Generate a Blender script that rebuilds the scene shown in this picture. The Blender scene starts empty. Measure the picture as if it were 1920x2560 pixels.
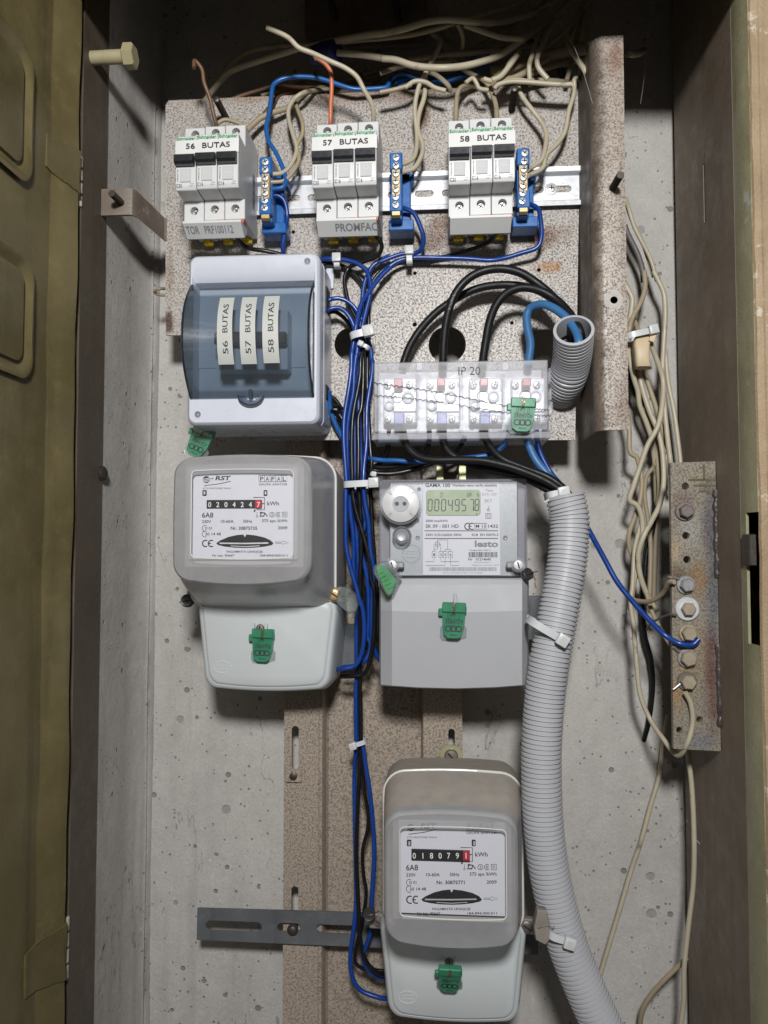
import bpy, bmesh, math, random
from mathutils import Vector, Matrix
random.seed(7)
sc = bpy.context.scene
COL = sc.collection
R = math.radians

# ---------------------------------------------------------------- camera
FPX = 1923.0                       # focal length in pixels of the 1920 x 2560 photograph
YAW, PITCH = R(4.31), R(2.53)
CAM = Vector((0.0, 0.0, 1.5))
cam_data = bpy.data.cameras.new("camera")
cam = bpy.data.objects.new("camera", cam_data); COL.objects.link(cam)
cam.location = CAM
cam.rotation_euler = (R(90) + PITCH, 0, YAW)
cam_data.sensor_fit = 'VERTICAL'
cam_data.sensor_height = 24.0
cam_data.sensor_width = 18.0
cam_data.lens = 24.0 * FPX / 2560.0
cam_data.clip_start = 0.01
cam_data.clip_end = 50
sc.camera = cam
sc.render.resolution_x, sc.render.resolution_y = 768, 1024

# ---------------------------------------------------------------- light
w = bpy.data.worlds.new("World"); sc.world = w; w.use_nodes = True
w.node_tree.nodes["Background"].inputs[0].default_value = (1.0, 0.96, 0.90, 1)
w.node_tree.nodes["Background"].inputs[1].default_value = 0.085
ld = bpy.data.lights.new("room_lamp", 'AREA'); ld.shape = 'DISK'; ld.size = 0.13
ld.energy = 12.8; ld.color = (1.0, 0.985, 0.97)
lo = bpy.data.objects.new("room_lamp", ld); COL.objects.link(lo)
lo.location = CAM + Vector((0.03, -0.36, 0.41))
lo.rotation_euler = (Vector((-0.02, 0.70, -0.06)) + CAM - lo.location).to_track_quat('-Z', 'Y').to_euler()
sc.view_settings.view_transform = 'Standard'
sc.view_settings.look = 'None'
sc.view_settings.exposure = 0.0
sc.view_settings.gamma = 1.0
sc.cycles.use_denoising = True
try:
    sc.cycles.denoiser = 'OPENIMAGEDENOISE'
    sc.cycles.denoising_input_passes = 'RGB_ALBEDO_NORMAL'
except Exception:
    pass
sc.cycles.max_bounces = 8
sc.cycles.transparent_max_bounces = 16
sc.cycles.caustics_reflective = False
sc.cycles.caustics_refractive = False
sc.cycles.sample_clamp_indirect = 4.0

# ---------------------------------------------------------------- photo pixel -> place at a known distance
_fw = Vector((-math.sin(YAW) * math.cos(PITCH), math.cos(YAW) * math.cos(PITCH), math.sin(PITCH)))
_rt = Vector((math.cos(YAW), math.sin(YAW), 0))
_up = _rt.cross(_fw)
def U(px, py, D):
    d = _rt * ((px - 960) / FPX) + _up * ((1280 - py) / FPX) + _fw
    return CAM + d * (D / d.y)
ZOOM = {'s': (0, 0, 1.0), 'a1': (400, 200, .36166), 'a2': (950, 200, .39180), 'a3': (400, 600, .33755), 'a4': (880, 640, .38577),
        'm1': (420, 1120, .30139), 'ga': (900, 1160, .30139), 'm3': (850, 1840, .34358), 't1': (400, 0, .36166), 't2': (950, 0, .39180),
        't3': (960, 60, .18083), 't4': (1230, 0, .18083), 'r1': (1500, 0, .31650), 'r2': (1500, 700, .36176), 'r3': (1400, 1400, .52419),
        'b1': (780, 600, .13564), 'b2': (780, 880, .16272), 'b3': (820, 1180, .13564), 'b4': (820, 1460, .18090), 'e': (1640, 1130, .34816)}
def S(z, x, y):
    o = ZOOM[z]
    return o[0] + x * o[2], o[1] + y * o[2]
def UZ(z, x, y, D):
    return U(*S(z, x, y), D)

# depths (metres in front of the camera, measured square to the wall)
D_WALL, D_WEB, D_FLG, D_PLATE = .750, .735, .715, .690

# ---------------------------------------------------------------- mesh helpers
ORG = {}
class MB:
    def __init__(s): s.v = []; s.f = []
    def add(s, vs, fs):
        n = len(s.v); s.v += [Vector(p) for p in vs]; s.f += [tuple(i + n for i in f) for f in fs]; return s
    def loft(s, rings, cap0=False, cap1=False, closed=True):
        n = len(rings[0]); vs = [p for r in rings for p in r]; fs = []
        m = n if closed else n - 1
        for k in range(len(rings) - 1):
            for i in range(m):
                j = (i + 1) % n
                fs.append((k * n + i, k * n + j, (k + 1) * n + j, (k + 1) * n + i))
        if cap0: fs.append(tuple(range(n)))
        if cap1: fs.append(tuple(range((len(rings) - 1) * n, len(rings) * n))[::-1])
        return s.add(vs, fs)
    def box(s, x0, x1, y0, y1, z0, z1, bev=0.0, seg=1, rot=None, piv=None):
        bm = bmesh.new(); bmesh.ops.create_cube(bm, size=1)
        for v in bm.verts:
            v.co = Vector(((x0 + x1) / 2 + v.co.x * (x1 - x0), (y0 + y1) / 2 + v.co.y * (y1 - y0), (z0 + z1) / 2 + v.co.z * (z1 - z0)))
        if bev: bmesh.ops.bevel(bm, geom=bm.edges[:], offset=bev, segments=seg, affect='EDGES', profile=.5)
        if rot is not None:
            p = Vector(piv) if piv is not None else Vector(((x0 + x1) / 2, (y0 + y1) / 2, (z0 + z1) / 2))
            for v in bm.verts: v.co = p + rot @ (v.co - p)
        return s.bm(bm)
    def bm(s, bm, free=True):
        bm.verts.index_update()
        s.add([v.co.copy() for v in bm.verts], [[v.index for v in f.verts] for f in bm.faces])
        if free: bm.free()
        return s
    def lathe(s, c, axis, prof, n=20, cap0=True, cap1=True, ph=0.0):
        """prof: (radius, distance along axis)"""
        a = Vector(axis).normalized(); u = a.orthogonal().normalized(); q = a.cross(u); c = Vector(c)
        rings = [[c + a * h + (u * math.cos(2 * math.pi * i / n + ph) + q * math.sin(2 * math.pi * i / n + ph)) * r for i in range(n)] for r, h in prof]
        return s.loft(rings, cap0, cap1)
    def cyl(s, p0, p1, r0, r1=None, n=16):
        p0 = Vector(p0); p1 = Vector(p1); r1 = r0 if r1 is None else r1
        return s.lathe(p0, p1 - p0, [(r0, 0), (r1, (p1 - p0).length)], n)
    def tube(s, path, r, n=8, caps=True):
        P = [Vector(p) for p in path]; N = len(P)
        rr = r if callable(r) else (lambda k: r)
        t0 = (P[1] - P[0]).normalized(); u = t0.orthogonal().normalized(); rings = []
        for k in range(N):
            t = (P[min(k + 1, N - 1)] - P[max(k - 1, 0)])
            t = t.normalized() if t.length > 1e-9 else t0
            u = (u - t * u.dot(t)); u = u.normalized() if u.length > 1e-6 else t.orthogonal().normalized()
            q = t.cross(u); R_ = rr(k)
            rings.append([P[k] + (u * math.cos(2 * math.pi * i / n) + q * math.sin(2 * math.pi * i / n)) * R_ for i in range(n)])
        return s.loft(rings, caps, caps)
    def prism(s, poly, y0, y1):
        """poly: (x,z) outline; y0 front (near the camera), y1 back"""
        return s.loft([[(x, y0, z) for x, z in poly], [(x, y1, z) for x, z in poly]], True, True)
    def strip(s, pts, wd, y):
        """flat drawn line in an xz plane"""
        P = [Vector((p[0], p[1])) for p in pts]; L = []; Rr = []
        for k in range(len(P)):
            t = (P[min(k + 1, len(P) - 1)] - P[max(k - 1, 0)])
            t = t.normalized() if t.length > 1e-9 else Vector((1, 0)); nrm = Vector((-t.y, t.x)) * wd / 2
            L.append(P[k] + nrm); Rr.append(P[k] - nrm)
        vs = [(a.x, y, a.y) for a in L] + [(a.x, y, a.y) for a in Rr]; n = len(P)
        return s.add(vs, [(i, i + 1, n + i + 1, n + i) for i in range(n - 1)])
    def build(s, name, mat, parent=None, sharp=35, origin=None, recalc=True):
        me = bpy.data.meshes.new(name)
        if parent is not None: o0 = ORG[parent.name]
        elif origin is not None: o0 = Vector(origin)
        else:
            xs = [p.x for p in s.v]; ys = [p.y for p in s.v]; zs = [p.z for p in s.v]
            o0 = Vector(((min(xs) + max(xs)) / 2, (min(ys) + max(ys)) / 2, min(zs)))
        me.from_pydata([tuple(p - o0) for p in s.v], [], s.f)
        if recalc:
            bm = bmesh.new(); bm.from_mesh(me); bmesh.ops.recalc_face_normals(bm, faces=bm.faces); bm.to_mesh(me); bm.free()
        me.polygons.foreach_set('use_smooth', [True] * len(me.polygons))
        try: me.set_sharp_from_angle(angle=R(sharp))
        except Exception: pass
        me.materials.append(mat)
        ob = bpy.data.objects.new(name, me); COL.objects.link(ob)
        if parent is not None: ob.parent = parent
        else: ob.location = o0
        ORG[ob.name] = o0
        return ob
def tag(o, label, cat, group=None):
    o['label'] = label; o['category'] = cat
    if group: o['group'] = group
    return o
def thing(name, label, cat, loc, group=None):
    o = bpy.data.objects.new(name, None); COL.objects.link(o); o.location = loc; o.empty_display_size = .02
    ORG[o.name] = Vector(loc)
    return tag(o, label, cat, group)
def struct(name, mb, mat, sharp=35):
    o = mb.build(name, mat, sharp=sharp); o['kind'] = 'structure'; return o
def catmull(P, sub=6):
    P = [Vector(p) for p in P]; out = []
    for i in range(len(P) - 1):
        p0 = P[i - 1] if i > 0 else P[0] * 2 - P[1]; p1 = P[i]; p2 = P[i + 1]; p3 = P[i + 2] if i + 2 < len(P) else P[-1] * 2 - P[-2]
        for k in range(sub):
            t = k / sub
            out.append(.5 * ((2 * p1) + (p2 - p0) * t + (2 * p0 - 5 * p1 + 4 * p2 - p3) * t * t + (3 * p1 - p0 - 3 * p2 + p3) * t ** 3))
    out.append(P[-1]); return out
def rr(x0, x1, z0, z1, r, y, n=5, m=6, bt=0., bb=0., bs=0., taper=0.):
    """rounded rectangle ring at depth y; bt/bb/bs = outward bow of top/bottom/sides; taper narrows the bottom"""
    pts = []; cx = (x0 + x1) / 2; cz = (z0 + z1) / 2; hw = (x1 - x0) / 2; hh = (z1 - z0) / 2
    for (sx, sz, a0) in ((1, 1, 0), (-1, 1, 90), (-1, -1, 180), (1, -1, 270)):
        for k in range(n + 1):
            a = R(a0 + 90 * k / n)
            pts.append((cx + sx * (hw - r) + r * math.cos(a), cz + sz * (hh - r) + r * math.sin(a)))
        nx = {0: (-1, 1, 90), 90: (-1, -1, 180), 180: (1, -1, 270), 270: (1, 1, 0)}[a0]
        b = R(nx[2]); q = (cx + nx[0] * (hw - r) + r * math.cos(b), cz + nx[1] * (hh - r) + r * math.sin(b)); p = pts[-1]
        for k in range(1, m):
            t = k / m; pts.append((p[0] + (q[0] - p[0]) * t, p[1] + (q[1] - p[1]) * t))
    out = []
    for x, z in pts:
        u = (x - cx) / hw; v = (z - cz) / hh; X = x; Z = z
        if v > 0: Z += bt * (1 - u * u) * v
        else: Z += bb * (1 - u * u) * v
        X += bs * (1 - v * v) * u
        X = cx + (X - cx) * (1 - taper * (1 - v) / 2 / hw)
        out.append(Vector((X, y, Z)))
    return out
def flat_plate(name, mat, outline, holes, y_front, thick, parent=None, bevel=0.0):
    """plate in an xz plane with real through holes"""
    cu = bpy.data.curves.new('tmp', 'CURVE'); cu.dimensions = '2D'; cu.fill_mode = 'BOTH'; cu.extrude = thick / 2
    for poly in [outline] + holes:
        sp = cu.splines.new('POLY'); sp.points.add(len(poly) - 1); sp.use_cyclic_u = True
        for i, p in enumerate(poly): sp.points[i].co = (p[0], p[1], 0, 1)
    ob = bpy.data.objects.new('tmp', cu); COL.objects.link(ob)
    bpy.context.view_layer.update()
    me = bpy.data.meshes.new_from_object(ob.evaluated_get(bpy.context.evaluated_depsgraph_get()))
    mb = MB(); mb.add([(v.co.x, y_front + thick / 2 - v.co.z, v.co.y) for v in me.vertices], [tuple(p.vertices) for p in me.polygons])
    bpy.data.objects.remove(ob); bpy.data.curves.remove(cu); bpy.data.meshes.remove(me)
    bm = bmesh.new()
    vs = [bm.verts.new(p) for p in mb.v]
    for f in mb.f:
        try: bm.faces.new([vs[i] for i in f])
        except ValueError: pass
    bmesh.ops.remove_doubles(bm, verts=bm.verts, dist=1e-5)
    return MB().bm(bm).build(name, mat, parent, sharp=30)
def circ(x, z, r, n=24, r2=None):
    r2 = r if r2 is None else r2
    return [(x + r * math.cos(2 * math.pi * i / n), z + r2 * math.sin(2 * math.pi * i / n)) for i in range(n)]
def slot(x0, x1, z0, z1, n=8):
    w_, h_ = x1 - x0, z1 - z0; pts = []
    if w_ >= h_:
        r = h_ / 2; zc = (z0 + z1) / 2
        pts += [(x1 - r + r * math.cos(R(-90 + 180 * k / n)), zc + r * math.sin(R(-90 + 180 * k / n))) for k in range(n + 1)]
        pts += [(x0 + r + r * math.cos(R(90 + 180 * k / n)), zc + r * math.sin(R(90 + 180 * k / n))) for k in range(n + 1)]
    else:
        r = w_ / 2; xc = (x0 + x1) / 2
        pts += [(xc + r * math.cos(R(180 * k / n)), z1 - r + r * math.sin(R(180 * k / n))) for k in range(n + 1)]
        pts += [(xc + r * math.cos(R(180 + 180 * k / n)), z0 + r + r * math.sin(R(180 + 180 * k / n))) for k in range(n + 1)]
    return pts
# ---- lettering
_TXT = {}
def glyphs(s, bold):
    if (s, bold) in _TXT: return _TXT[(s, bold)]
    cu = bpy.data.curves.new('t', 'FONT'); cu.body = s; cu.size = 1.0; cu.resolution_u = 3; cu.offset = bold
    ob = bpy.data.objects.new('t', cu); COL.objects.link(ob); bpy.context.view_layer.update()
    me = bpy.data.meshes.new_from_object(ob.evaluated_get(bpy.context.evaluated_depsgraph_get()))
    V = [(v.co.x, v.co.y) for v in me.vertices]; Fc = [tuple(p.vertices) for p in me.polygons]
    bpy.data.objects.remove(ob); bpy.data.curves.remove(cu); bpy.data.meshes.remove(me)
    if V:
        x0 = min(p[0] for p in V); x1 = max(p[0] for p in V); V = [((p[0] - x0) / max(x1 - x0, 1e-6), p[1] / .70) for p in V]
    _TXT[(s, bold)] = (V, Fc); return V, Fc
def text(mb, s, p0, p1, h, y, bold=0.0, shear=0.0, fn=None):
    """letters between baseline points p0 and p1 (x,z), cap height h, on the plane at depth y (or placed by fn)"""
    V, Fc = glyphs(s, bold); p0 = Vector((p0[0], p0[1])); p1 = Vector((p1[0], p1[1])); d = p1 - p0; t = d.normalized(); n = Vector((-t.y, t.x))
    out = []
    for u, v in V:
        q = p0 + d * u + n * (v * h) + t * (shear * v * h)
        out.append(fn(q.x, q.y) if fn else (q.x, y, q.y))
    mb.add(out, Fc)
def ztext(mb, z, s, x0, x1, yb, h, D, bold=0.011, shear=0.0, y1=None):
    """same, from positions read in a photo enlargement"""
    a = UZ(z, x0, yb, D); b = UZ(z, x1, yb if y1 is None else y1, D); c = UZ(z, x0, yb - h, D)
    text(mb, s, (a.x, a.z), (b.x, b.z), (c - a).length, D, bold, shear)
def zline(mb, z, pts, wd, D):
    P = [UZ(z, x, y, D) for x, y in pts]; mb.strip([(p.x, p.z) for p in P], wd, D)

# ---------------------------------------------------------------- materials
class NT:
    def __init__(s, name):
        s.m = bpy.data.materials.new(name); s.m.use_nodes = True; s.t = s.m.node_tree; s.n = s.t.nodes; s.b = s.n['Principled BSDF']
        s.tc = s.n.new('ShaderNodeTexCoord')
    def link(s, a, b): s.t.links.new(a, b)
    def coord(s, scale=(1, 1, 1), loc=(0, 0, 0)):
        mp = s.n.new('ShaderNodeMapping'); mp.inputs['Scale'].default_value = scale; mp.inputs['Location'].default_value = loc
        s.link(s.tc.outputs['Object'], mp.inputs[0]); return mp.outputs[0]
    def noise(s, scale, detail=4, rough=.55, dist=0., co=None, loc=(0, 0, 0)):
        nd = s.n.new('ShaderNodeTexNoise'); nd.inputs['Scale'].default_value = scale; nd.inputs['Detail'].default_value = detail
        nd.inputs['Roughness'].default_value = rough; nd.inputs['Distortion'].default_value = dist
        s.link(co if co is not None else s.coord(loc=loc), nd.inputs['Vector']); return nd.outputs['Fac']
    def voro(s, scale, co=None):
        nd = s.n.new('ShaderNodeTexVoronoi'); nd.inputs['Scale'].default_value = scale
        s.link(co if co is not None else s.coord(), nd.inputs['Vector']); return nd.outputs['Distance'], nd.outputs['Color']
    def math(s, op, a, b=None, c=None):
        nd = s.n.new('ShaderNodeMath'); nd.operation = op
        for i, x in enumerate((a, b, c)):
            if x is None: continue
            if isinstance(x, (int, float)): nd.inputs[i].default_value = x
            else: s.link(x, nd.inputs[i])
        return nd.outputs[0]
    def ramp(s, x, lo, hi, a=0., b=1.):
        nd = s.n.new('ShaderNodeMapRange'); nd.interpolation_type = 'SMOOTHSTEP'; nd.clamp = True
        s.link(x, nd.inputs[0])
        for i, v in enumerate((lo, hi, a, b)): nd.inputs[1 + i].default_value = v
        return nd.outputs[0]
    def mix(s, f, a, b):
        nd = s.n.new('ShaderNodeMix'); nd.data_type = 'RGBA'
        for i, x in ((0, f), (6, a), (7, b)):
            if isinstance(x, (int, float)): nd.inputs[i].default_value = x
            elif isinstance(x, tuple): nd.inputs[i].default_value = (*x, 1)
            else: s.link(x, nd.inputs[i])
        return nd.outputs[2]
    def spot(s, c, r, warp):
        """soft-edged irregular patch at object position c (x,z), radii r"""
        mp = s.n.new('ShaderNodeMapping'); mp.inputs['Location'].default_value = (-c[0] / r[0], 0, -c[1] / r[1])
        mp.inputs['Scale'].default_value = (1 / r[0], 0.0, 1 / r[1]); s.link(s.tc.outputs['Object'], mp.inputs[0])
        ln = s.n.new('ShaderNodeVectorMath'); ln.operation = 'LENGTH'; s.link(mp.outputs[0], ln.inputs[0])
        d = s.math('ADD', ln.outputs['Value'], s.math('MULTIPLY', s.math('SUBTRACT', warp, .5), 2.2))
        return s.ramp(d, 1.25, .15)
    def col(s, c):
        if isinstance(c, tuple): s.b.inputs['Base Color'].default_value = (*c, 1)
        else: s.link(c, s.b.inputs['Base Color'])
    def set(s, **k):
        for n_, v in k.items():
            i = s.b.inputs[n_.replace('_', ' ')]
            if isinstance(v, (int, float)): i.default_value = v
            else: s.link(v, i)
        return s
    def bump(s, h, strength=.5, dist=.001):
        nd = s.n.new('ShaderNodeBump'); nd.inputs['Strength'].default_value = strength; nd.inputs['Distance'].default_value = dist
        s.link(h, nd.inputs['Height']); s.link(nd.outputs[0], s.b.inputs['Normal'])
def plain(name, c, rough=.5, metal=0., var=.10, scale=60, bump=0., bscale=400, spec=.5, dirt=None):
    t = NT(name); n1 = t.noise(scale, 5)
    dark = tuple(x * (1 - var * 1.6) for x in c); lite = tuple(min(1, x * (1 + var)) for x in c)
    cc = t.mix(n1, dark, lite)
    if dirt:
        cc = t.mix(t.ramp(t.noise(dirt[1], 6, .65), dirt[2], dirt[3]), cc, dirt[0])
    t.col(cc)
    t.set(Roughness=t.ramp(t.noise(scale * 2.3, 3), .2, .8, max(rough - .08, .03), min(rough + .1, 1)), Metallic=metal)
    t.b.inputs['Specular IOR Level'].default_value = spec
    if bump: t.bump(t.noise(bscale, 4), bump, .0004)
    return t.m
def clearish(name, tint, diff, mixd, rough=.12, gloss=.08, var=.25):
    """thin see-through plastic: tinted transmission + a little diffuse haze + reflection"""
    m = bpy.data.materials.new(name); m.use_nodes = True; n = m.node_tree.nodes; L = m.node_tree.links
    for x in list(n):
        if x.type == 'BSDF_PRINCIPLED': n.remove(x)
    out = n['Material Output']
    tr = n.new('ShaderNodeBsdfTransparent'); tr.inputs[0].default_value = (*tint, 1)
    df = n.new('ShaderNodeBsdfPrincipled'); df.inputs['Base Color'].default_value = (*diff, 1); df.inputs['Roughness'].default_value = .4
    gl = n.new('ShaderNodeBsdfGlossy'); gl.inputs['Roughness'].default_value = rough
    nz = n.new('ShaderNodeTexNoise'); nz.inputs['Scale'].default_value = 90; nz.inputs['Detail'].default_value = 4
    tc = n.new('ShaderNodeTexCoord'); L.new(tc.outputs['Object'], nz.inputs['Vector'])
    mr = n.new('ShaderNodeMapRange'); mr.inputs[1].default_value = .3; mr.inputs[2].default_value = .7
    mr.inputs[3].default_value = mixd * (1 - var); mr.inputs[4].default_value = min(1, mixd * (1 + var)); L.new(nz.outputs['Fac'], mr.inputs[0])
    m1 = n.new('ShaderNodeMixShader'); L.new(mr.outputs[0], m1.inputs[0]); L.new(tr.outputs[0], m1.inputs[1]); L.new(df.outputs[0], m1.inputs[2])
    fr = n.new('ShaderNodeLayerWeight'); fr.inputs[0].default_value = .25
    ad = n.new('ShaderNodeMath'); ad.operation = 'MULTIPLY_ADD'; ad.inputs[1].default_value = .5; ad.inputs[2].default_value = gloss; L.new(fr.outputs['Fresnel'], ad.inputs[0])
    m2 = n.new('ShaderNodeMixShader'); L.new(ad.outputs[0], m2.inputs[0]); L.new(m1.outputs[0], m2.inputs[1]); L.new(gl.outputs[0], m2.inputs[2])
    L.new(m2.outputs[0], out.inputs[0]); return m
def concrete(name, tone=1.0):
    t = NT(name)
    big = t.noise(5, 8, .6); mid = t.noise(38, 7, .65); fine = t.noise(420, 4, .6)
    streak = t.noise(1, 6, .6, co=t.coord((26, 26, 2.2)))
    c = t.mix(big, (.28 * tone, .268 * tone, .25 * tone), (.475 * tone, .462 * tone, .44 * tone))
    c = t.mix(t.ramp(mid, .35, .75, 0, .35), c, (.53 * tone, .515 * tone, .49 * tone))
    c = t.mix(t.ramp(streak, .52, .75, 0, .55), c, (.24 * tone, .235 * tone, .225 * tone))
    c = t.mix(t.ramp(fine, .3, .7, .22, 0), c, (.2, .19, .18))
    warp = t.coord(); 
    d1, c1 = t.voro(95); d2, c2 = t.voro(260); d3, c3 = t.voro(42)
    def pits(d, c_, rad, keep):
        sep = t.n.new('ShaderNodeSeparateColor'); t.link(c_, sep.inputs[0])
        rnd = t.ramp(sep.outputs[0], keep, 1.0, 0.0, rad)
        return t.math('MULTIPLY', t.ramp(t.math('SUBTRACT', t.math('ADD', d, t.math('MULTIPLY', t.math('SUBTRACT', mid, .5), .22)), rnd), 0.0, .07, 1.0, 0.0), t.math('GREATER_THAN', sep.outputs[0], keep))
    p = t.math('MAXIMUM', pits(d1, c1, .23, .80), t.math('MAXIMUM', pits(d2, c2, .26, .83), t.math('MULTIPLY', pits(d3, c3, .17, .86), .6)))
    c = t.mix(t.math('MULTIPLY', p, .62), c, (.10, .095, .09))
    sp = t.voro(120, t.coord(loc=(3, 1, 2)))
    sep = t.n.new('ShaderNodeSeparateColor'); t.link(sp[1], sep.inputs[0])
    drip = t.math('MULTIPLY', t.ramp(sp[0], .10, .16, 1, 0), t.math('GREATER_THAN', sep.outputs[1], .975))
    c = t.mix(t.math('MULTIPLY', drip, .6), c, (.7, .69, .67))
    crk = t.math('MULTIPLY', t.ramp(t.math('ABSOLUTE', t.math('SUBTRACT', t.noise(7, 6, .6, .4, co=t.coord((2.2, 2.2, .8), (1, 4, 2))), .5)), .0015, .006, 1, 0), t.ramp(t.noise(9, 3, .5, loc=(4, 4, 4)), .52, .6))
    c = t.mix(t.math('MULTIPLY', crk, .6), c, (.12, .115, .11))
    t.col(c); t.set(Roughness=.85); t.b.inputs['Specular IOR Level'].default_value = .25
    h = t.math('ADD', t.math('MULTIPLY', p, -1.0), t.math('ADD', t.math('MULTIPLY', mid, .9), t.math('MULTIPLY', fine, .25)))
    t.bump(h, .75, .0016); return t.m
def hammered(name, light, dark, amount=.75, stains=(), rust=.0):
    t = NT(name)
    a = t.noise(640, 2, .55, 1.0); b = t.noise(520, 2, .5, 0, loc=(.3, .1, .7)); big = t.noise(9, 6, .6); mid = t.noise(70, 5, .6)
    ridge = t.ramp(t.math('ABSOLUTE', t.math('SUBTRACT', a, .5)), .010, .045, 1, 0)
    mask = t.ramp(b, .44, .58)
    ln = t.math('MULTIPLY', ridge, mask)
    c = t.mix(big, tuple(x * .80 for x in light), tuple(min(1, x * 1.08) for x in light))
    c = t.mix(t.ramp(mid, .5, .85, 0, .3), c, tuple(x * .68 for x in light))
    c = t.mix(t.math('MULTIPLY', ln, amount), c, dark)
    wp = t.noise(55, 6, .65)
    for (p, r_, col_, s_) in stains:
        c = t.mix(t.math('MULTIPLY', t.spot(p, r_, wp), s_), c, col_)
    if rust:
        c = t.mix(t.math('MULTIPLY', t.ramp(t.noise(16, 7, .7, loc=(1, 2, 3)), .60, .74), rust), c, (.14, .065, .03))
    t.col(c); t.set(Roughness=.42); t.b.inputs['Specular IOR Level'].default_value = .5
    t.bump(t.math('SUBTRACT', t.math('MULTIPLY', mid, .3), ln), .8, .0007); return t.m
def grimy_steel(name, a, b, rough=.5, flake=None, fscale=22, lo=.58, hi=.66, bump=.35, streaks=.5):
    t = NT(name); big = t.noise(7, 8, .65); mid = t.noise(60, 7, .7); st = t.noise(1, 5, .6, co=t.coord((40, 40, 3)))
    c = t.mix(t.ramp(big, .3, .7), a, b)
    c = t.mix(t.ramp(st, .5, .8, 0, streaks), c, tuple(x * .45 for x in a))
    c = t.mix(t.ramp(mid, .5, .85, 0, .35), c, tuple(min(1, x * 1.7) for x in b))
    if flake: c = t.mix(t.ramp(t.noise(fscale, 8, .72, loc=(5, 2, 1)), lo, hi), c, flake)
    t.col(c); t.set(Roughness=t.ramp(mid, .3, .7, max(.05, rough - .12), rough + .15)); t.b.inputs['Specular IOR Level'].default_value = .45
    t.bump(t.math('ADD', mid, t.noise(500, 2)), bump, .0006); return t.m

M = {}
M['concrete'] = concrete('cast_concrete', 1.2)
M['concrete_side'] = concrete('cast_concrete_reveal', 1.2)
_pc = U(930, 660, D_PLATE)
def _pl(px, py, rx, ry): 
    q = U(px, py, D_PLATE); return ((q.x, q.z), (rx, ry))
M['channel'] = hammered('brown_hammered_paint', (.40, .335, .275), (.10, .075, .058), .5, rust=.4)
M['lipface'] = grimy_steel('streaked_beige_paint', (.32, .268, .22), (.46, .40, .345), .4, (.15, .10, .07), 28, .66, .74, .9, .6)
M['brownface'] = grimy_steel('dark_brown_face', (.060, .047, .036), (.10, .08, .064), .5)
M['flange'] = hammered('beige_brown_hammered_paint', (.43, .375, .325), (.06, .045, .035), .55, rust=.4)
M['steel'] = grimy_steel('dark_brown_enamel', (.145, .113, .082), (.235, .187, .14), .5)
M['liner'] = grimy_steel('brown_grey_enamel', (.075, .060, .043), (.105, .085, .064), .55)
M['olive'] = grimy_steel('olive_enamel', (.10, .082, .034), (.165, .135, .062), .36, bump=.25, streaks=.6)
M['olive_edge'] = grimy_steel('chipped_cream_edge', (.42, .37, .28), (.56, .50, .40), .55, (.07, .05, .04), 30, .60, .68)
M['tan'] = grimy_steel('peeling_tan_paint', (.25, .175, .10), (.37, .28, .18), .6, (.50, .44, .34), 34, .58, .62, .9)
M['lip'] = grimy_steel('olive_lip_paint', (.24, .225, .13), (.34, .325, .21), .30, (.40, .40, .37), 18, .62, .70)
M['zinc'] = plain('zinc_steel', (.66, .68, .71), .40, .45, .10, 90, .25, 900)
M['steel_bright'] = plain('bright_screw_steel', (.74, .74, .74), .32, .45, .08, 200)
M['dark_slot'] = plain('dark_recess', (.012, .012, .013), .7)
M['stud'] = plain('dark_oxidised_steel', (.10, .085, .075), .45, .7, .25, 200, .3, 900)
M['bluesteel'] = grimy_steel('blued_steel_strip', (.085, .09, .10), (.135, .14, .152), .5, (.16, .075, .035), 20, .60, .70)
M['yellow_zinc'] = plain('yellow_passivated_zinc', (.52, .52, .30), .36, .5, .2, 60)
M['brass'] = plain('brass', (.55, .40, .19), .38, .5, .1, 150)
M['breaker'] = plain('breaker_plastic', (.62, .63, .63), .38, 0, .05, 40, dirt=((.5, .48, .44), 30, .62, .95))
M['breaker_lite'] = plain('breaker_window_plastic', (.55, .56, .575), .25, 0, .04, 40)
M['toggle'] = plain('toggle_black', (.016, .018, .022), .30)
M['yellow'] = plain('yellow_clip', (.60, .42, .02), .45)
M['orange_pl'] = plain('orange_insert', (.55, .13, .05), .45)
M['green_ink'] = plain('green_ink', (.02, .36, .12), .5)
M['ink'] = plain('black_ink', (.022, .022, .026), .55)
M['grey_ink'] = plain('grey_ink', (.24, .25, .27), .55)
M['paper'] = plain('label_paper', (.70, .70, .69), .45, 0, .03)
M['paper_grey'] = plain('label_tape_grey', (.50, .51, .49), .4, 0, .05)
M['blue_block'] = plain('blue_block_plastic', (.010, .115, .38), .33, 0, .08, 60)
M['unit'] = plain('enclosure_white', (.57, .60, .675), .30, 0, .03, 30, .05, 700)
M['unit_in'] = plain('enclosure_inner', (.62, .66, .72), .35, 0, .03)
M['smoke'] = clearish('smoked_window', (.44, .50, .56), (.20, .235, .27), .14, .12, .04)
M['smoke_edge'] = plain('smoked_edge', (.018, .026, .035), .15)
M['clear'] = clearish('hazy_clear_plastic', (.93, .94, .96), (.80, .81, .86), .2, .55, .02)
M['clear_thin'] = clearish('clear_plastic', (.97, .97, .975), (.7, .7, .72), .015, .12, .02)
M['frost'] = clearish('frosted_grey_cover', (.85, .85, .87), (.47, .47, .485), .70, .2, .045, .06)
M['frost_front'] = clearish('frosted_grey_face', (.85, .85, .87), (.48, .48, .495), .50, .2, .03, .06)
M['meter_base'] = plain('meter_base_plastic', (.40, .385, .365), .5, 0, .08, 40, .1, 300)
M['meter_rim'] = plain('meter_rim_bead', (.66, .655, .63), .30, 0, .05)
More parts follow.
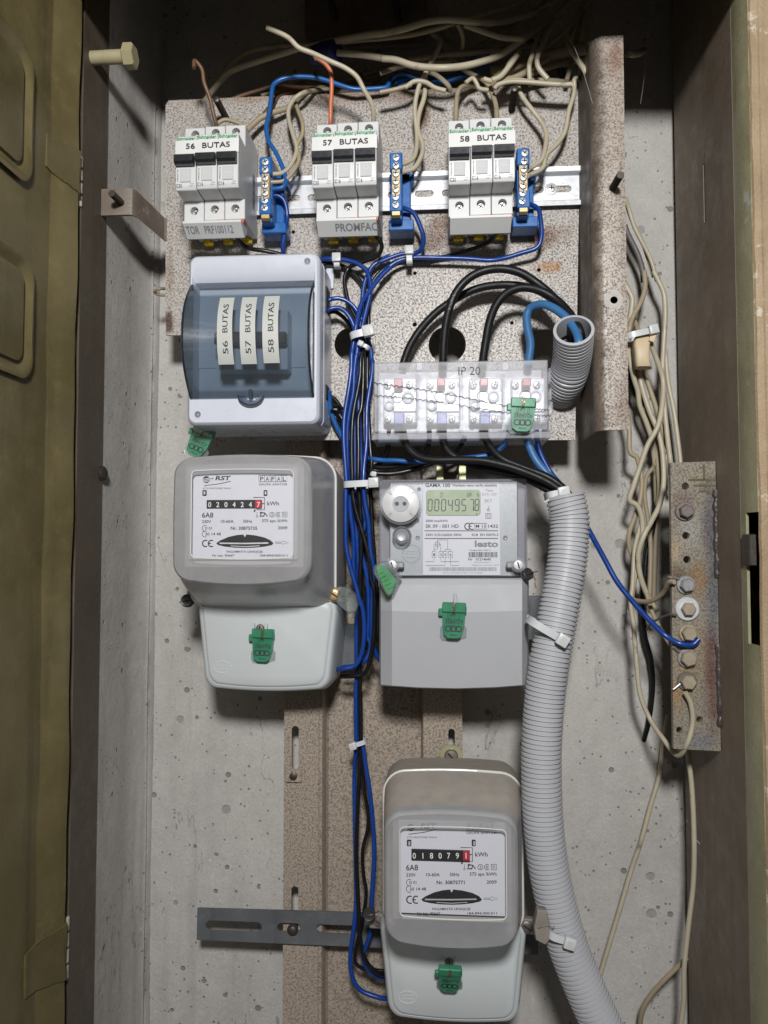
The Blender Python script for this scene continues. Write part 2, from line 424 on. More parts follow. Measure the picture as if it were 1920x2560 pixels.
M['meter_white'] = plain('meter_terminal_cover', (.53, .565, .575), .36, 0, .03, 20, .06, 900)
M['dust'] = plain('dusty_grey', (.34, .31, .275), .85, 0, .14, 90, .3, 500, .2)
M['plate_white'] = plain('nameplate', (.64, .655, .71), .42, 0, .02)
M['red'] = plain('red_drum', (.50, .02, .04), .4)
M['drum'] = plain('black_drum', (.012, .012, .014), .45)
M['digit'] = plain('white_digit', (.82, .82, .80), .5)
M['gama_grey'] = plain('meter_cover_grey', (.40, .41, .435), .66, 0, .02, 20, .06, 1100)
M['gama_plate'] = plain('silver_face', (.36, .38, .40), .42, .35, .10, 300, .15, 1500)
M['gama_side'] = plain('smoky_side', (.26, .26, .30), .3, 0, .1, 20)
M['lcd'] = plain('lcd_green', (.42, .50, .36), .22, 0, .03)
M['lcd_seg'] = plain('lcd_segment', (.045, .06, .05), .4)
M['white_metal'] = plain('pale_metal_disc', (.66, .66, .67), .36, .25, .05, 80)
M['wire_blue'] = plain('dark_blue_pvc', (.007, .045, .25), .30, 0, .10, 50, .05, 300)
M['wire_lblue'] = plain('light_blue_pvc', (.04, .15, .34), .42, 0, .10, 50, .08, 300)
M['wire_oblue'] = plain('old_blue_pvc', (.015, .11, .36), .36, 0, .15, 50, .08, 300)
M['wire_black'] = plain('black_pvc', (.009, .009, .010), .30, 0, .15, 60, .05, 300, .4)
M['cable_black'] = plain('black_rubber_cable', (.009, .009, .010), .45, 0, .3, 60, .12, 500, .3)
M['strapmat'] = grimy_steel('browned_strap', (.12, .092, .07), (.22, .185, .15), .45, (.33, .29, .25), 40, .6, .7)
M['beige1'] = plain('old_beige_pvc', (.47, .42, .31), .42, 0, .16, 50, .10, 300, dirt=((.20, .16, .11), 60, .58, .75))
M['beige2'] = plain('old_yellowed_pvc', (.37, .31, .205), .45, 0, .18, 50, .10, 300, dirt=((.16, .12, .08), 60, .56, .75))
M['beige3'] = plain('old_dusty_pvc', (.29, .245, .175), .5, 0, .18, 50, .10, 300, dirt=((.12, .09, .06), 60, .56, .75))
M['brownw'] = plain('brown_wire', (.16, .085, .045), .45, 0, .2, 60)
M['orangew'] = plain('orange_wire', (.58, .17, .07), .42, 0, .2, 60)
M['greenw'] = plain('dark_green_wire', (.012, .03, .026), .4)
M['greyw'] = plain('grey_wire', (.12, .115, .11), .5)
M['copper'] = plain('bare_copper', (.5, .26, .14), .35, .9)
M['alu'] = plain('bare_aluminium_wire', (.62, .6, .58), .35, .9)
M['conduit'] = plain('grey_corrugated_conduit', (.43, .44, .465), .42, 0, .05, 30, .05, 600, dirt=((.27, .26, .25), 35, .6, .95))
M['conduit_w'] = plain('white_corrugated_conduit', (.62, .66, .68), .4)
M['tie'] = plain('nylon_tie', (.54, .56, .58), .35, 0, .04)
M['seal'] = clearish('green_seal_plastic', (.42, .85, .62), (.05, .30, .17), .62, .12, .07)
M['seal_dark'] = clearish('deep_green_seal_plastic', (.2, .7, .35), (.02, .40, .10), .8, .12, .07)
M['seal_clear'] = clearish('clear_seal_plastic', (.90, .94, .94), (.55, .60, .60), .14, .10, .08)
M['seal_smoke'] = clearish('dusty_clear_seal', (.75, .72, .68), (.36, .33, .29), .62, .3, .06)
M['lead'] = plain('black_plastic_seal', (.03, .032, .034), .4)
M['blackbox'] = plain('terminal_dark', (.05, .05, .055), .5)
M['term_white'] = plain('terminal_insulator', (.76, .77, .82), .35, 0, .04)
M['red_soft'] = plain('red_marker', (.55, .16, .18), .4)
M['blue_soft'] = plain('blue_marker', (.25, .28, .62), .4)
M['tape'] = plain('ivory_tape', (.62, .50, .33), .5, 0, .08, 60, .3, 120)
M['web'] = plain('cobweb', (.5, .48, .45), .8)
M['bolt_grey'] = plain('galvanised_bolt', (.36, .36, .37), .42, .55, .12, 120, .3, 500)
M['bolt_tan'] = plain('tan_painted_bolt', (.36, .31, .225), .5, .2, .2, 120, .3, 500)
M['bolt_rusty'] = plain('browned_bolt', (.20, .17, .16), .45, .5, .2, 120, .3, 500)
M['bolt_olive'] = plain('olive_painted_bolt', (.36, .32, .19), .45, 0, .12, 80, .15, 500)
M['weld'] = grimy_steel('burnt_weld', (.035, .03, .03), (.085, .07, .065), .35, (.30, .25, .2), 60, .64, .70, 1.0)
M['bar'] = grimy_steel('stained_earth_bar', (.24, .215, .165), (.33, .30, .24), .45, (.24, .13, .05), 26, .57, .70, .6, .4)

# ================================================================ SETTING
XL, XR = -.2897, .2218             # left reveal / right steel lining (square to the wall)
Z0, Z1 = 1.5 - .62, 1.5 + .62
mb = MB()
# back wall as a gently uneven sheet
nx, nz = 60, 120
vs = []; fs = []
for j in range(nz + 1):
    for i in range(nx + 1):
        x = -.30 + .56 * i / nx; z = Z0 + (Z1 - Z0) * j / nz
        vs.append((x, D_WALL + .0012 * math.sin(x * 23 + z * 4) + .001 * math.sin(z * 17 + x * 9), z))
for j in range(nz):
    for i in range(nx):
        a = j * (nx + 1) + i; fs.append((a, a + 1, a + nx + 2, a + nx + 1))
mb.add(vs, fs)
mb.add([(-.30, D_WALL + .05, Z0), (.26, D_WALL + .05, Z0), (.26, D_WALL + .05, Z1), (-.30, D_WALL + .05, Z1)], [(0, 1, 2, 3)])
struct('concrete_back_wall', mb, M['concrete'])
# left concrete reveal with a broken, grooved inner corner
mb = MB(); rings = []
for k in range(140):
    z = Z0 + (Z1 - Z0) * k / 139; j = random.uniform(-.0009, .0009); q = .0016 * math.sin(k * .21) + j
    rings.append([(XL - .03, .630, z), (XL, .630, z), (XL + .0006 * math.sin(k * .5), .690, z), (XL + .001 + j * .4, .7335 + q, z), (XL + .0035, .7365 + q * .6, z), (XL + .0015, .7405 + q * .5, z), (XL + .0042 + j, .7435, z), (XL + .005, .752, z), (XL - .03, .752, z)])
mb.loft(rings, closed=False); struct('concrete_reveal', mb, M['concrete_side'], 60)
# steel lining, left
mb = MB()
mb.box(XL - .004, XL + .0012, .587, .634, Z0, Z1, .0006)
mb.box(XL - .05, XL - .004, .5915, .5955, Z0, Z1)
struct('steel_lining_left', mb, M['liner'])
# steel lining, right, with slots cut into it (profile swept in z, panels around the openings)
mb = MB()
def wallpart(d0, d1, z0, z1): mb.box(XR, XR + .002, d0, d1, z0, z1)
def zr(px, py):                    # pixel on the right lining -> (depth, z)
    r = _rt * ((px - 960) / FPX) + _up * ((1280 - py) / FPX) + _fw; t = XR / r.x; return r.y * t, CAM.z + r.z * t
sd, sz0 = zr(1764, 552); _, sz1 = zr(1764, 402)
wallpart(sd + .004, .7345, Z0, Z1); wallpart(.591, sd, Z0, Z1); wallpart(sd, sd + .004, Z0, sz0); wallpart(sd, sd + .004, sz1, Z1)
mb.box(XR + .002, XR + .05, .7345, .7365, Z0, Z1)
struct('steel_lining_right', mb, M['steel'])
# dark cavity behind the right lining
mb = MB(); mb.box(XR + .05, XR + .054, .56, .76, Z0, Z1); mb.box(XR - .006, XR + .05, .7515, .7535, Z0, Z1); struct('cavity_wall', mb, M['steel'])
# rolled lip and front frame on the right, lip cut away at the lock
ld0, lz0 = zr(1882, 1612); _, lz1 = zr(1882, 1280)
def lip(z0, z1, d0=.566, d1=.591):
    m_ = MB(); prof = []
    for k in range(9):
        t = k / 8; d = .591 + (.5655 - .591) * t; x = XR + .0002 + .0024 * t - .0010 * math.sin(math.pi * t)
        if d0 - 1e-6 <= d <= d1 + 1e-6: prof.append((x, d))
    m_.loft([[(x, d, z) for x, d in prof] + [(x + .002, d, z) for x, d in prof[::-1]] for z in (z0, z1)], True, True); return m_
mb = MB()
for (a, b, d0, d1) in ((Z0, lz0, .0, 1.), (lz1, Z1, .0, 1.), (lz0, lz1, .579, 1.)):
    q = lip(a, b, d0, d1); mb.add(q.v, q.f)
struct('rolled_lip', mb, M['lip'])
mb = MB(); rings = []
for k in range(90):
    z = Z0 + (Z1 - Z0) * k / 89; j = random.uniform(-.0005, .0005)
    rings.append([(XR + .0026 + j, .5655, z), (XR + .0036 + j, .5635, z), (XR + .0082, .5632, z), (XR + .0092, .5622, z), (XR + .10, .5622, z), (XR + .10, .568, z), (XR + .0036, .568, z)])
mb.loft(rings, True, True); struct('front_frame_right', mb, M['tan'], 25)
# top of the niche: lining ceiling and the lintel that shades the upper wall
mb = MB()
mb.add([(x, y, z) for x, zb in ((-.42, .440), (.40, .405)) for y in (.553, .565) for z in (CAM.z + zb, Z1 + .1)], [(0, 1, 3, 2), (4, 6, 7, 5), (0, 4, 5, 1), (2, 3, 7, 6), (0, 2, 6, 4), (1, 5, 7, 3)])
mb.box(-.42, .40, .545, .80, Z1 - .03, Z1 + .02); struct('steel_lintel', mb, M['steel'])
mb = MB(); mb.box(-.42, XL - .03, .60, .80, Z0, Z1); struct('masonry_left', mb, M['concrete_side'])

# ---------------------------------------------------------------- door standing open at a right angle
door = thing('cabinet_door', 'olive enamelled steel door leaf standing open beside the niche', 'door', (XL, .50, Z0 + .02))
dz0, dz1 = Z0 + .02, Z1 - .01
mb = MB(); prof = [(XL - .003, .5845), (XL + .0022, .579), (XL + .0044, .5755), (XL + .0040, .5735), (XL - .0050, .5535), (XL - .0058, .5512), (XL - .006, .5480), (XL - .006, .22)]
def prof_x(d):
    for (x_a, d_a), (x_b, d_b) in zip(prof, prof[1:]):
        if d_b <= d <= d_a: return x_a + (x_b - x_a) * (d_a - d) / (d_a - d_b)
    return XL - .003
# sheet divided so it can carry gentle dents
rings = []
for k in range(80):
    z = dz0 + (dz1 - dz0) * k / 79
    f = lambda d: .0005 * math.sin(z * 31 + d * 40) + .0004 * math.sin(z * 67)
    rings.append([(x + f(d), d, z) for x, d in prof] + [(XL - .024, .22, z), (XL - .024, .5845, z)])
mb.loft(rings, True, True); mb.build('door_sheet', M['olive'], door, 14)
mb = MB(); rings = []
for k in range(120):
    z = dz0 + (dz1 - dz0) * k / 119; j = random.uniform(-.0006, .0006)
    rings.append([(XL - .004, .5852, z), (XL - .0012 + j, .5850, z), (XL - .0002 + j, .5838, z), (XL - .0012 + j, .5826, z), (XL - .004, .583, z)])
mb.loft(rings, True, True); mb.build('door_edge', M['olive_edge'], door, 50)
def door_pt(px, py):
    r = _rt * ((px - 960) / FPX) + _up * ((1280 - py) / FPX) + _fw; t = (XL - .006) / r.x; return r.y * t, CAM.z + r.z * t
for (yt, yb) in ((140, 478), (655, 958)):
    d1, zt = door_pt(76, yt); _, zb = door_pt(74, yb); x = XL - .006
    mb = MB(); rings = []
    for ins, dx in ((0, .0), (.0025, .0004), (.006, -.0022), (.0105, -.0040), (.0115, -.0012), (.0150, -.0006)):
        q = rr(.24 + ins, d1 - ins, zb + ins, zt - ins, .016 - ins * .6, 0, 6, 4)
        rings.append([Vector((x + dx + .0035, p.x, p.z)) for p in q])
    mb.loft(rings, False, True); mb.build('pressed_panel', M['olive'], door, 45)
for k, (yt, yb, xl, xr) in enumerate(((383, 498, 112, 172), (2300, 2440, 62, 138))):
    d0, zt = door_pt(xr, yt); _, zb = door_pt(xr, yb); d1, _ = door_pt(xl, yt)
    h = MB(); n = 10; top = []; bot = []
    for i in range(n + 1):
        t = i / n; d = d0 + (d1 - d0) * t
        top.append((d, zt - .004 * t + random.uniform(-.0006, .0006))); bot.append((d, zb + .012 * t * (1 - .3 * t) + random.uniform(-.0006, .0006)))
    ol = top + bot[::-1]
    h.loft([[(prof_x(d) + .0016, d, z) for d, z in ol], [(XL - .007, d, z) for d, z in ol]], True, True)
    hp = h.build('hinge_plate', M['olive'], door, 30)
    for i in range(4):
        z_a = zt - (zt - zb + .006) * i / 4; z_b = z_a - (zt - zb + .006) / 4 + .0018
        kn = MB(); kn.lathe((XL - .0005, .5858, z_b), (0, 0, 1), [(.0024, 0), (.003, .0008), (.003, z_a - z_b - .0008), (.0024, z_a - z_b)], 12)
        kn.build('hinge_knuckle', M['olive_edge'], hp)
mb = MB(); d, z = door_pt(138, 1155)
for k in range(14):
    a = random.uniform(0, 6.28); r_ = random.uniform(0, .0045)
    mb.lathe((XL - .0005 + .0006, d + r_ * math.cos(a) * .8, z + r_ * math.sin(a) * 1.3), (1, 0, 0), [(random.uniform(.0008, .0022), 0), (.0006, .0005)], 7, True, True)
mb.build('paint_chip', plain('rust_primer_chip', (.20, .06, .03), .6), door)

# ================================================================ HAT CHANNEL COLUMN + STRIP
ch = thing('mounting_channel', 'brown hammered-paint sheet steel channel column behind the meters', 'channel', (U(930, 1900, D_FLG).x, D_FLG, Z0 + .01))
zA = U(900, 1085, D_FLG).z; zB = Z0 + .03
def ux(px, py, D): return U(px, py, D).x
fl0, fl1 = ux(710, 1900, D_FLG), ux(797, 1900, D_FLG); fr0, fr1 = ux(1064, 1900, D_FLG), ux(1156, 1900, D_FLG)
def pslot(x0, x1, y0, y1, D): 
    a = U(x0, y1, D); b = U(x1, y0, D); return slot(a.x, b.x, a.z, b.z)
flat_plate('flange_left', M['channel'], [(fl0, zB), (fl1, zB), (fl1, zA), (fl0, zA)], [pslot(729, 747, 1815, 1924, D_FLG), pslot(728, 746, 2216, 2330, D_FLG), pslot(731, 749, 1400, 1500, D_FLG)], D_FLG, .002, ch)
flat_plate('flange_right', M['channel'], [(fr0, zB), (fr1, zB), (fr1, zA), (fr0, zA)], [pslot(1121, 1137, 1822, 1930, D_FLG), pslot(1121, 1137, 2216, 2330, D_FLG)], D_FLG, .002, ch)
w0, w1 = ux(822, 1900, D_WEB), ux(1052, 1900, D_WEB)
mb = MB(); s_ = .002
pl = [(fl1 - .001, D_FLG + .0002), (fl1 + .0012, D_FLG - .0012), (fl1 + .0032, D_FLG - .0004), (fl1 + .0045, D_FLG + .003), (w0 - .002, D_WEB - .004), (w0, D_WEB), (w0 + .003, D_WEB)]
pr = [(w1 - .003, D_WEB), (w1, D_WEB), (w1 + .001, D_WEB - .004), (fr0 - .003, D_FLG + .003), (fr0 - .002, D_FLG), (fr0 + .001, D_FLG + .0002)]
pp = pl + pr
mb.loft([[(x, y, z) for x, y in pp] + [(x, y + .002, z) for x, y in pp[::-1]] for z in (zB, zA)], True, True)
mb.build('web', M['channel'], ch, 25)
def screw(name, c, r, parent, mat, kind='cross', h=.0025, dome=.0008, ang=0.0, slotmat=None):
    mb_ = MB(); c = Vector(c)
    mb_.lathe(c, (0, -1, 0), [(r, 0), (r, h - dome), (r * .86, h - dome * .3), (r * .5, h)], 18)
    o = mb_.build(name, mat, parent)
    q = MB(); y = c.y - h
    for k in range(2 if kind == 'cross' else 1):
        rt = Matrix.Rotation(ang + k * math.pi / 2, 3, 'Y')
        q.box(c.x - r * .72, c.x + r * .72, y - .00012, y + .0008, c.z - r * .13, c.z + r * .13, rot=rt)
    q.build('slot', slotmat or M['dark_slot'], o)
    return o
q = U(735, 1938, D_FLG); mb = MB(); mb.box(q.x - .0075, q.x + .0075, D_FLG - .003, D_FLG - .0002, q.z - .006, q.z + .006, .0008)
nutp = mb.build('square_nut', M['channel'], ch)
mb = MB(); mb.lathe((q.x, D_FLG - .003, q.z), (0, -1, 0), [(.0036, 0), (.0036, .001), (.003, .0014)], 16); mb.build('bolt_end', M['stud'], nutp)
# blued steel strip across the column
ZB = lambda x, y: U(x, y, .7115)
st = thing('slotted_strip', 'blued rust-spotted slotted steel strip bolted across the channel', 'strip', (U(850, 2310, .71).x, .7115, U(850, 2350, .71).z))
o4 = [ZB(495, 2268), ZB(1345, 2292), ZB(1345, 2384), ZB(493, 2347)]
def zslot(x0, x1, y0, y1): a = ZB(x0, y1); b = ZB(x1, y0); return slot(a.x, b.x, a.z, b.z)
flat_plate('strip', M['bluesteel'], [(p.x, p.z) for p in o4], [zslot(515, 656, 2303, 2323), zslot(694, 752, 2306, 2326), zslot(791, 905, 2312, 2330)], .7095, .002, st)
q = ZB(733, 2321); mb = MB(); mb.lathe((q.x, .7093, q.z), (0, -1, 0), [(.0052, 0), (.0052, .001), (.004, .0011), (.0038, .0028), (.0024, .0036)], 18)
mb.build('bolt_head', M['stud'], st)

# ================================================================ MOUNTING PLATE
pm = thing('mounting_plate', 'speckled hammered-paint steel backplate carrying the breakers', 'plate', (U(930, 1090, D_PLATE).x, D_PLATE, U(930, 1095, D_PLATE).z))
P = lambda x, y: (lambda q: (q.x, q.z))(U(x, y, D_PLATE))
zof = ORG[pm.name]
def stain(px, py, rx, ry, c, s): q = U(px, py, D_PLATE); return ((q.x - zof.x, q.z - zof.z), (rx, ry), c, s)
RU = (.17, .085, .04); DK = (.055, .042, .035); OR = (.36, .17, .05)
M['plate'] = hammered('grey_hammered_paint', (.50, .465, .43), (.05, .042, .038), .82, [
    stain(1060, 275, .006, .030, RU, .75), stain(1070, 600, .022, .018, (.12, .06, .035), .85), stain(1100, 560, .012, .012, RU, .7), stain(1375, 590, .020, .012, RU, .75),
    stain(1345, 600, .010, .018, (.14, .07, .04), .8), stain(1372, 668, .013, .007, OR, .85), stain(850, 235, .05, .012, (.30, .17, .1), .55), stain(1000, 240, .06, .008, (.2, .13, .09), .6),
    stain(860, 640, .025, .014, DK, .6), stain(520, 590, .03, .014, DK, .5), stain(1150, 225, .12, .006, (.25, .19, .15), .6), stain(425, 690, .004, .05, (.30, .22, .15), .6),
    stain(422, 800, .005, .013, (.09, .045, .03), .95), stain(860, 690, .02, .008, DK, .5), stain(600, 245, .07, .006, (.33, .22, .13), .6), stain(1330, 1010, .04, .03, (.33, .3, .28), .3),
    stain(1000, 585, .008, .012, (.55, .54, .52), .7)], rust=.12)
def pc(px, py, rpx): q = U(px, py, D_PLATE); return circ(q.x, q.z, rpx * D_PLATE / FPX * .98, 32 if rpx > 20 else 10)
holes = [pc(878, 860, 44), pc(1118, 862, 48), pc(1037, 683, 5), pc(1037, 811, 6), pc(1280, 807, 5), pc(1347, 675, 5), pc(733, 580, 5),
         [P(1330, 824), P(1392, 822), P(1391, 930), P(1329, 930)][::1]]
outline = [P(421, 252), P(1452, 208), P(1438, 1100), P(640, 1100), P(640, 836), P(414, 838), P(414, 262)]
flat_plate('back_panel', M['plate'], outline, holes, D_PLATE, .0025, pm)
# folded top edge of the panel
mb = MB(); a = U(421, 252, D_PLATE); b = U(1452, 208, D_PLATE); rings = []
for p in (a, b):
    rings.append([(p.x, D_PLATE + .0001, p.z - .0004), (p.x, D_PLATE + .0012, p.z + .0012), (p.x, D_PLATE + .004, p.z + .002), (p.x, D_PLATE + .03, p.z + .002), (p.x, D_PLATE + .03, p.z), (p.x, D_PLATE + .003, p.z - .0004)])
mb.loft(rings, True, True); mb.build('top_fold', M['flange'], pm, 30)
# side flange with its outward lip
fz0, fz1 = U(1438, 1102, D_PLATE).z, U(1455, 206, D_PLATE).z
xa = U(1448, 650, D_PLATE).x; D_L = .627; xb = U(1566, 650, D_L).x
prof = [(xa, D_PLATE + .002), (xa + .0005, D_PLATE), (xa + .0007, D_L + .010)]
for k in range(7):
    a_ = R(90 * k / 6); prof.append((xa + .0007 + .010 * (1 - math.cos(a_)), D_L + .010 - .010 * math.sin(a_)))
prof += [(xb, D_L), (xb, D_L + .002), (xa + .012, D_L + .0022), (xa + .0035, D_L + .011), (xa + .0027, D_PLATE + .002)]
wb = [prof[0], prof[1], (xa + .0007, D_L + .0105), (xa + .0034, D_L + .0108), prof[-1]]
mb = MB(); mb.loft([[(x, y, z) for x, y in wb] for z in (fz0, fz1)], True, True); mb.build('side_flange', M['brownface'], pm, 25)  # side face coloured a darker brown than the lip of the same sheet
lp = prof[2:-1]
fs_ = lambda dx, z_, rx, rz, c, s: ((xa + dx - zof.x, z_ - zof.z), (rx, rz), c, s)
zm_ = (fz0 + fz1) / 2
M['lipface'] = hammered('brown_beige_hammered_paint', (.41, .355, .305), (.11, .082, .062), .55, [fs_(.002, zm_ + .11, .011, .16, (.085, .062, .045), .85), fs_(.002, zm_ - .12, .011, .15, (.095, .07, .05), .85), fs_(.020, fz1 - .02, .010, .02, (.22, .13, .09), .7), fs_(.022, fz0 + .02, .012, .02, (.18, .12, .085), .7), fs_(.024, zm_, .004, .14, (.25, .19, .15), .5)], rust=.35)  # lip colour turns dark brown along its bend
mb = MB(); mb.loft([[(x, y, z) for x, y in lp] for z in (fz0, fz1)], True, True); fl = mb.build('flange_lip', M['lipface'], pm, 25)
q = U(1535, 750, D_L)
mb = MB(); mb.lathe((q.x, D_L + .0004, q.z), (0, -1, 0), [(.008, 0), (.007, .0006), (.003, .0004)], 20); mb.build('plaster_blob', M['concrete'], fl)
def stud(tip, base, Db, parent, r=.0031):
    # threaded stud: square to its sheet, length found from the tip's pixel
    b = U(*base, Db); lo, hi = .0, .09
    best = min((i * .001 for i in range(4, 90)), key=lambda L: (U(*tip, Db - L) - Vector((b.x, Db - L, b.z))).length)
    t = U(*tip, Db - best); d = (t - b); n = int(d.length / .0007); m_ = MB()
    rings = []
    pts = [b + d * (k / (2 * n)) for k in range(2 * n + 1)]
    m_.tube(pts, lambda k: r * (1.0 if k % 2 else .90), 12); return m_.build('stud', M['stud'], parent, 50)
stud((540, 247), (566, 296), D_PLATE, pm); stud((1287, 220), (1279, 276), D_PLATE, pm); stud((1551, 437), (1532, 470), D_L, fl)

# strap bracket left of the plate
br = thing('strap_bracket', 'bent brown steel strap joining the backplate to the concrete reveal', 'bracket', U(300, 535, .625))
mb = MB(); yA = .623; xA0 = XL + .0005; a = U(330, 470, yA); b = U(330, 536, yA); c = U(413, 545, .6895); d = U(413, 602, .6895)
xs = [xA0, XL + .010, a.x - .002, a.x, a.x + .002, c.x - .0005, c.x + .003]
ys = [yA, yA, yA, yA + .001, yA + .0045, D_PLATE - .0015, D_PLATE + .001]
zt = [a.z, a.z, a.z, a.z, a.z, c.z, c.z]; zb = [b.z, b.z, b.z, b.z, b.z, d.z, d.z]
mb.loft([[(x, y, t) for x, y, t in zip(xs, ys, zt)], [(x, y, t) for x, y, t in zip(xs, ys, zb)], [(x, y + .003, t) for x, y, t in zip(xs, ys, zb)], [(x, y + .003, t) for x, y, t in zip(xs, ys, zt)], [(x, y, t) for x, y, t in zip(xs, ys, zt)]], closed=False)
mb.build('strap', M['strapmat'], br, 30); stud((279, 483), (303, 507), yA, br, .0030)
# painted bolt and screw cap in the steel lining
bt = thing('painted_bolt', 'olive painted hex bolt sticking out of the steel lining', 'bolt', U(240, 150, .600))
a = U(236, 147, .602); b = U(310, 146, .600); c = U(337, 147, .600); b.y = a.y = c.y = .601; a.x = XL + .001; b.z = c.z = a.z
mb = MB(); pts = [a + (b - a) * (k / 40) for k in range(41)]; mb.tube(pts, lambda k: .0056 * (.93 if (k % 2 == 0 and k < 18) else 1.0), 20); mb.build('shank', M['bolt_olive'], bt, 60)
mb = MB(); mb.lathe(b, c - b, [(.0088, 0), (.0100, .0008), (.0100, (c - b).length - .0012), (.0085, (c - b).length)], 6, ph=.4); mb.build('hex_head', M['bolt_olive'], bt, 20)
cp = MB(); q = U(242, 1184, .632); cp.lathe((XL + .001, .6315, q.z), (1, -.25, 0), [(.0062, 0), (.0062, .0022), (.005, .0026), (.0048, .0036), (.003, .0044)], 22)
tag(cp.build('screw_cap', M['stud']), 'round dark screw head at the edge of the steel lining', 'screw')
# lock bolt on the right
lk = MB(); a = U(1866, 1512, .5745); b = U(1888, 1335, .5745); lk.box(XR - .0015, XR + .004, .572, .586, a.z + .028, b.z - .0, .0008)
tag(lk.build('lock_bolt', M['stud']), 'grey steel lock bolt in the slot of the door frame', 'bolt')
# dark upper support plate with its studs
up = thing('upper_support_plate', 'rusty dark plate high on the wall behind the wire tangle', 'plate', U(785, 130, .735))
q0 = U(762, 128, .735); q1 = U(1065, -70, .735)
mb = MB(); mb.box(q0.x, q1.x, .733, .737, q0.z, q1.z, .0006); mb.build('plate', M['strapmat'], up)
for px in (830, 988):
    b = U(px + 10, 50, .733); mb = MB(); mb.tube([b, b + Vector((-.002, -.02, .002)), b + Vector((-.004, -.04, .004))], .0032, 12); mb.build('stud', M['stud'], up)
mb = MB()
for k, (d, s) in enumerate((((120, 15, .70), (150, 140, .745)),)): pass

# ================================================================ DIN RAIL
rail = thing('din_rail', 'galvanised slotted mounting rail screwed across the backplate', 'rail', (U(950, 530, .684).x, .689, U(950, 530, .684).z))
aL = U(470, 449, .6825); aR = U(1452, 416, .6825); bL = U(470, 556, .6825); bR = U(1452, 518, .6825)
zT = (aL.z + aR.z) / 2; zBt = zT - .0352; xL, xR = aL.x, aR.x
def rail_tilt(x): return (aR.z - aL.z) * ((x - xL) / (xR - xL) - .5)
hs = []; x = xL + .012
while x < xR - .01:
    hs.append(slot(x, x + .0175, zT - .0352 / 2 - .0031, zT - .0352 / 2 + .0031)); x += .0247
web = flat_plate('rail_web', M['zinc'], [(xL, zT - .0055), (xL, zBt + .0055), (xR, zBt + .0055), (xR, zT - .0055)], hs, .6885, .001, rail)
for s in (1, -1):
    zc = zT if s > 0 else zBt
    mb = MB(); pr = [(.6885, zc - s * .0055), (.6835, zc - s * .0052), (.6822, zc - s * .0042), (.6820, zc - s * .0), (.6830, zc), (.6832, zc - s * .0042), (.6895, zc - s * .0045)]
    mb.loft([[(x_, y, z) for y, z in pr] for x_ in (xL, xR)], True, True); mb.build('rail_lip', M['zinc'], rail, 25)
q = U(1378, 474, .688); mb = MB(); mb.lathe((q.x, .6883, zT - .0176), (0, -1, 0), [(.0053, 0), (.0053, .0008), (.0048, .001)], 22); wsh = mb.build('washer', M['zinc'], rail)
screw('pan_screw', (q.x, .6875, zT - .0176), .0034, rail, M['steel_bright'], h=.002)

# ================================================================ CIRCUIT BREAKERS
YB = .683                          # back of the breakers
def breaker_body():
    prof = [(0, 0), (44, 0), (44, -19), (65.5, -19), (66.5, -35), (66.3, -62), (64.5, -65.2), (44, -65.5), (44, -83), (0, -83)]
    bm = bmesh.new(); wd = .01745
    vs_ = [bm.verts.new((-wd / 2, -d / 1000, z / 1000)) for d, z in prof]; f = bm.faces.new(vs_)
    ex = bmesh.ops.extrude_face_region(bm, geom=[f]); bmesh.ops.translate(bm, vec=(wd, 0, 0), verts=[g for g in ex['geom'] if isinstance(g, bmesh.types.BMVert)])
    bmesh.ops.recalc_face_normals(bm, faces=bm.faces); bmesh.ops.bevel(bm, geom=bm.edges[:], offset=.0005, segments=1, affect='EDGES')
    me = bpy.data.meshes.new('b'); bm.to_mesh(me); bm.free(); o = bpy.data.objects.new('b', me); COL.objects.link(o)
    cut = MB()
    for z in (-.0060, -.0735):
        cut.lathe((0.0004, -.0375, z), (0, -1, 0), [(.0036, 0), (.0036, .02)], 20)
    co = cut.build('c', M['ink'], origin=(0, 0, 0))
    md = o.modifiers.new('x', 'BOOLEAN'); md.operation = 'DIFFERENCE'; md.object = co; md.solver = 'EXACT'
    bpy.context.view_layer.update()
    res = bpy.data.meshes.new_from_object(o.evaluated_get(bpy.context.evaluated_depsgraph_get()))
    bpy.data.objects.remove(o); bpy.data.objects.remove(co); bpy.data.meshes.remove(me)
    out = MB(); out.add([v.co.copy() for v in res.vertices], [tuple(p.vertices) for p in res.polygons]); bpy.data.meshes.remove(res); return out
BODY = breaker_body()
_share = {}
def shared(key, name, mat, parent, fn, sharp=35):
    """mesh data built once in breaker-local space, re-used for every breaker"""
    if key not in _share:
        ORG['__z'] = Vector((0, 0, 0))
        o = fn().build(name, mat, None, sharp, origin=(0, 0, 0)); _share[key] = o.data
        o.parent = parent; o.location = (0, 0, 0); ORG[o.name] = ORG[parent.name]; return o
    o = bpy.data.objects.new(name, _share[key]); COL.objects.link(o); o.parent = parent; ORG[o.name] = ORG[parent.name]; return o
def tl(fn):
    m_ = MB(); fn(m_); return m_
def f_toggle():
    m_ = MB(); pr = [(-.0640, -.0372), (-.0705, -.0368), (-.0735, -.0385), (-.0735, -.0440), (-.0715, -.0458), (-.0640, -.0458)]
    m_.loft([[(x_, y, z) for y, z in pr] for x_ in (-.0080, .0080)], True, True); return m_
def f_win(): return MB().box(-.0044, .0048, -.0674, -.0640, -.0590, -.0478, .0003)
def f_winring():
    m_ = MB(); m_.loft([[(0.0002 + r * math.cos(t), y, -.0525 + r * math.sin(t)) for t in [2 * math.pi * i / 16 for i in range(16)]] for r, y in ((.0018, -.0674), (.0018, -.0677), (.0014, -.0677), (.0014, -.0674))]); return m_
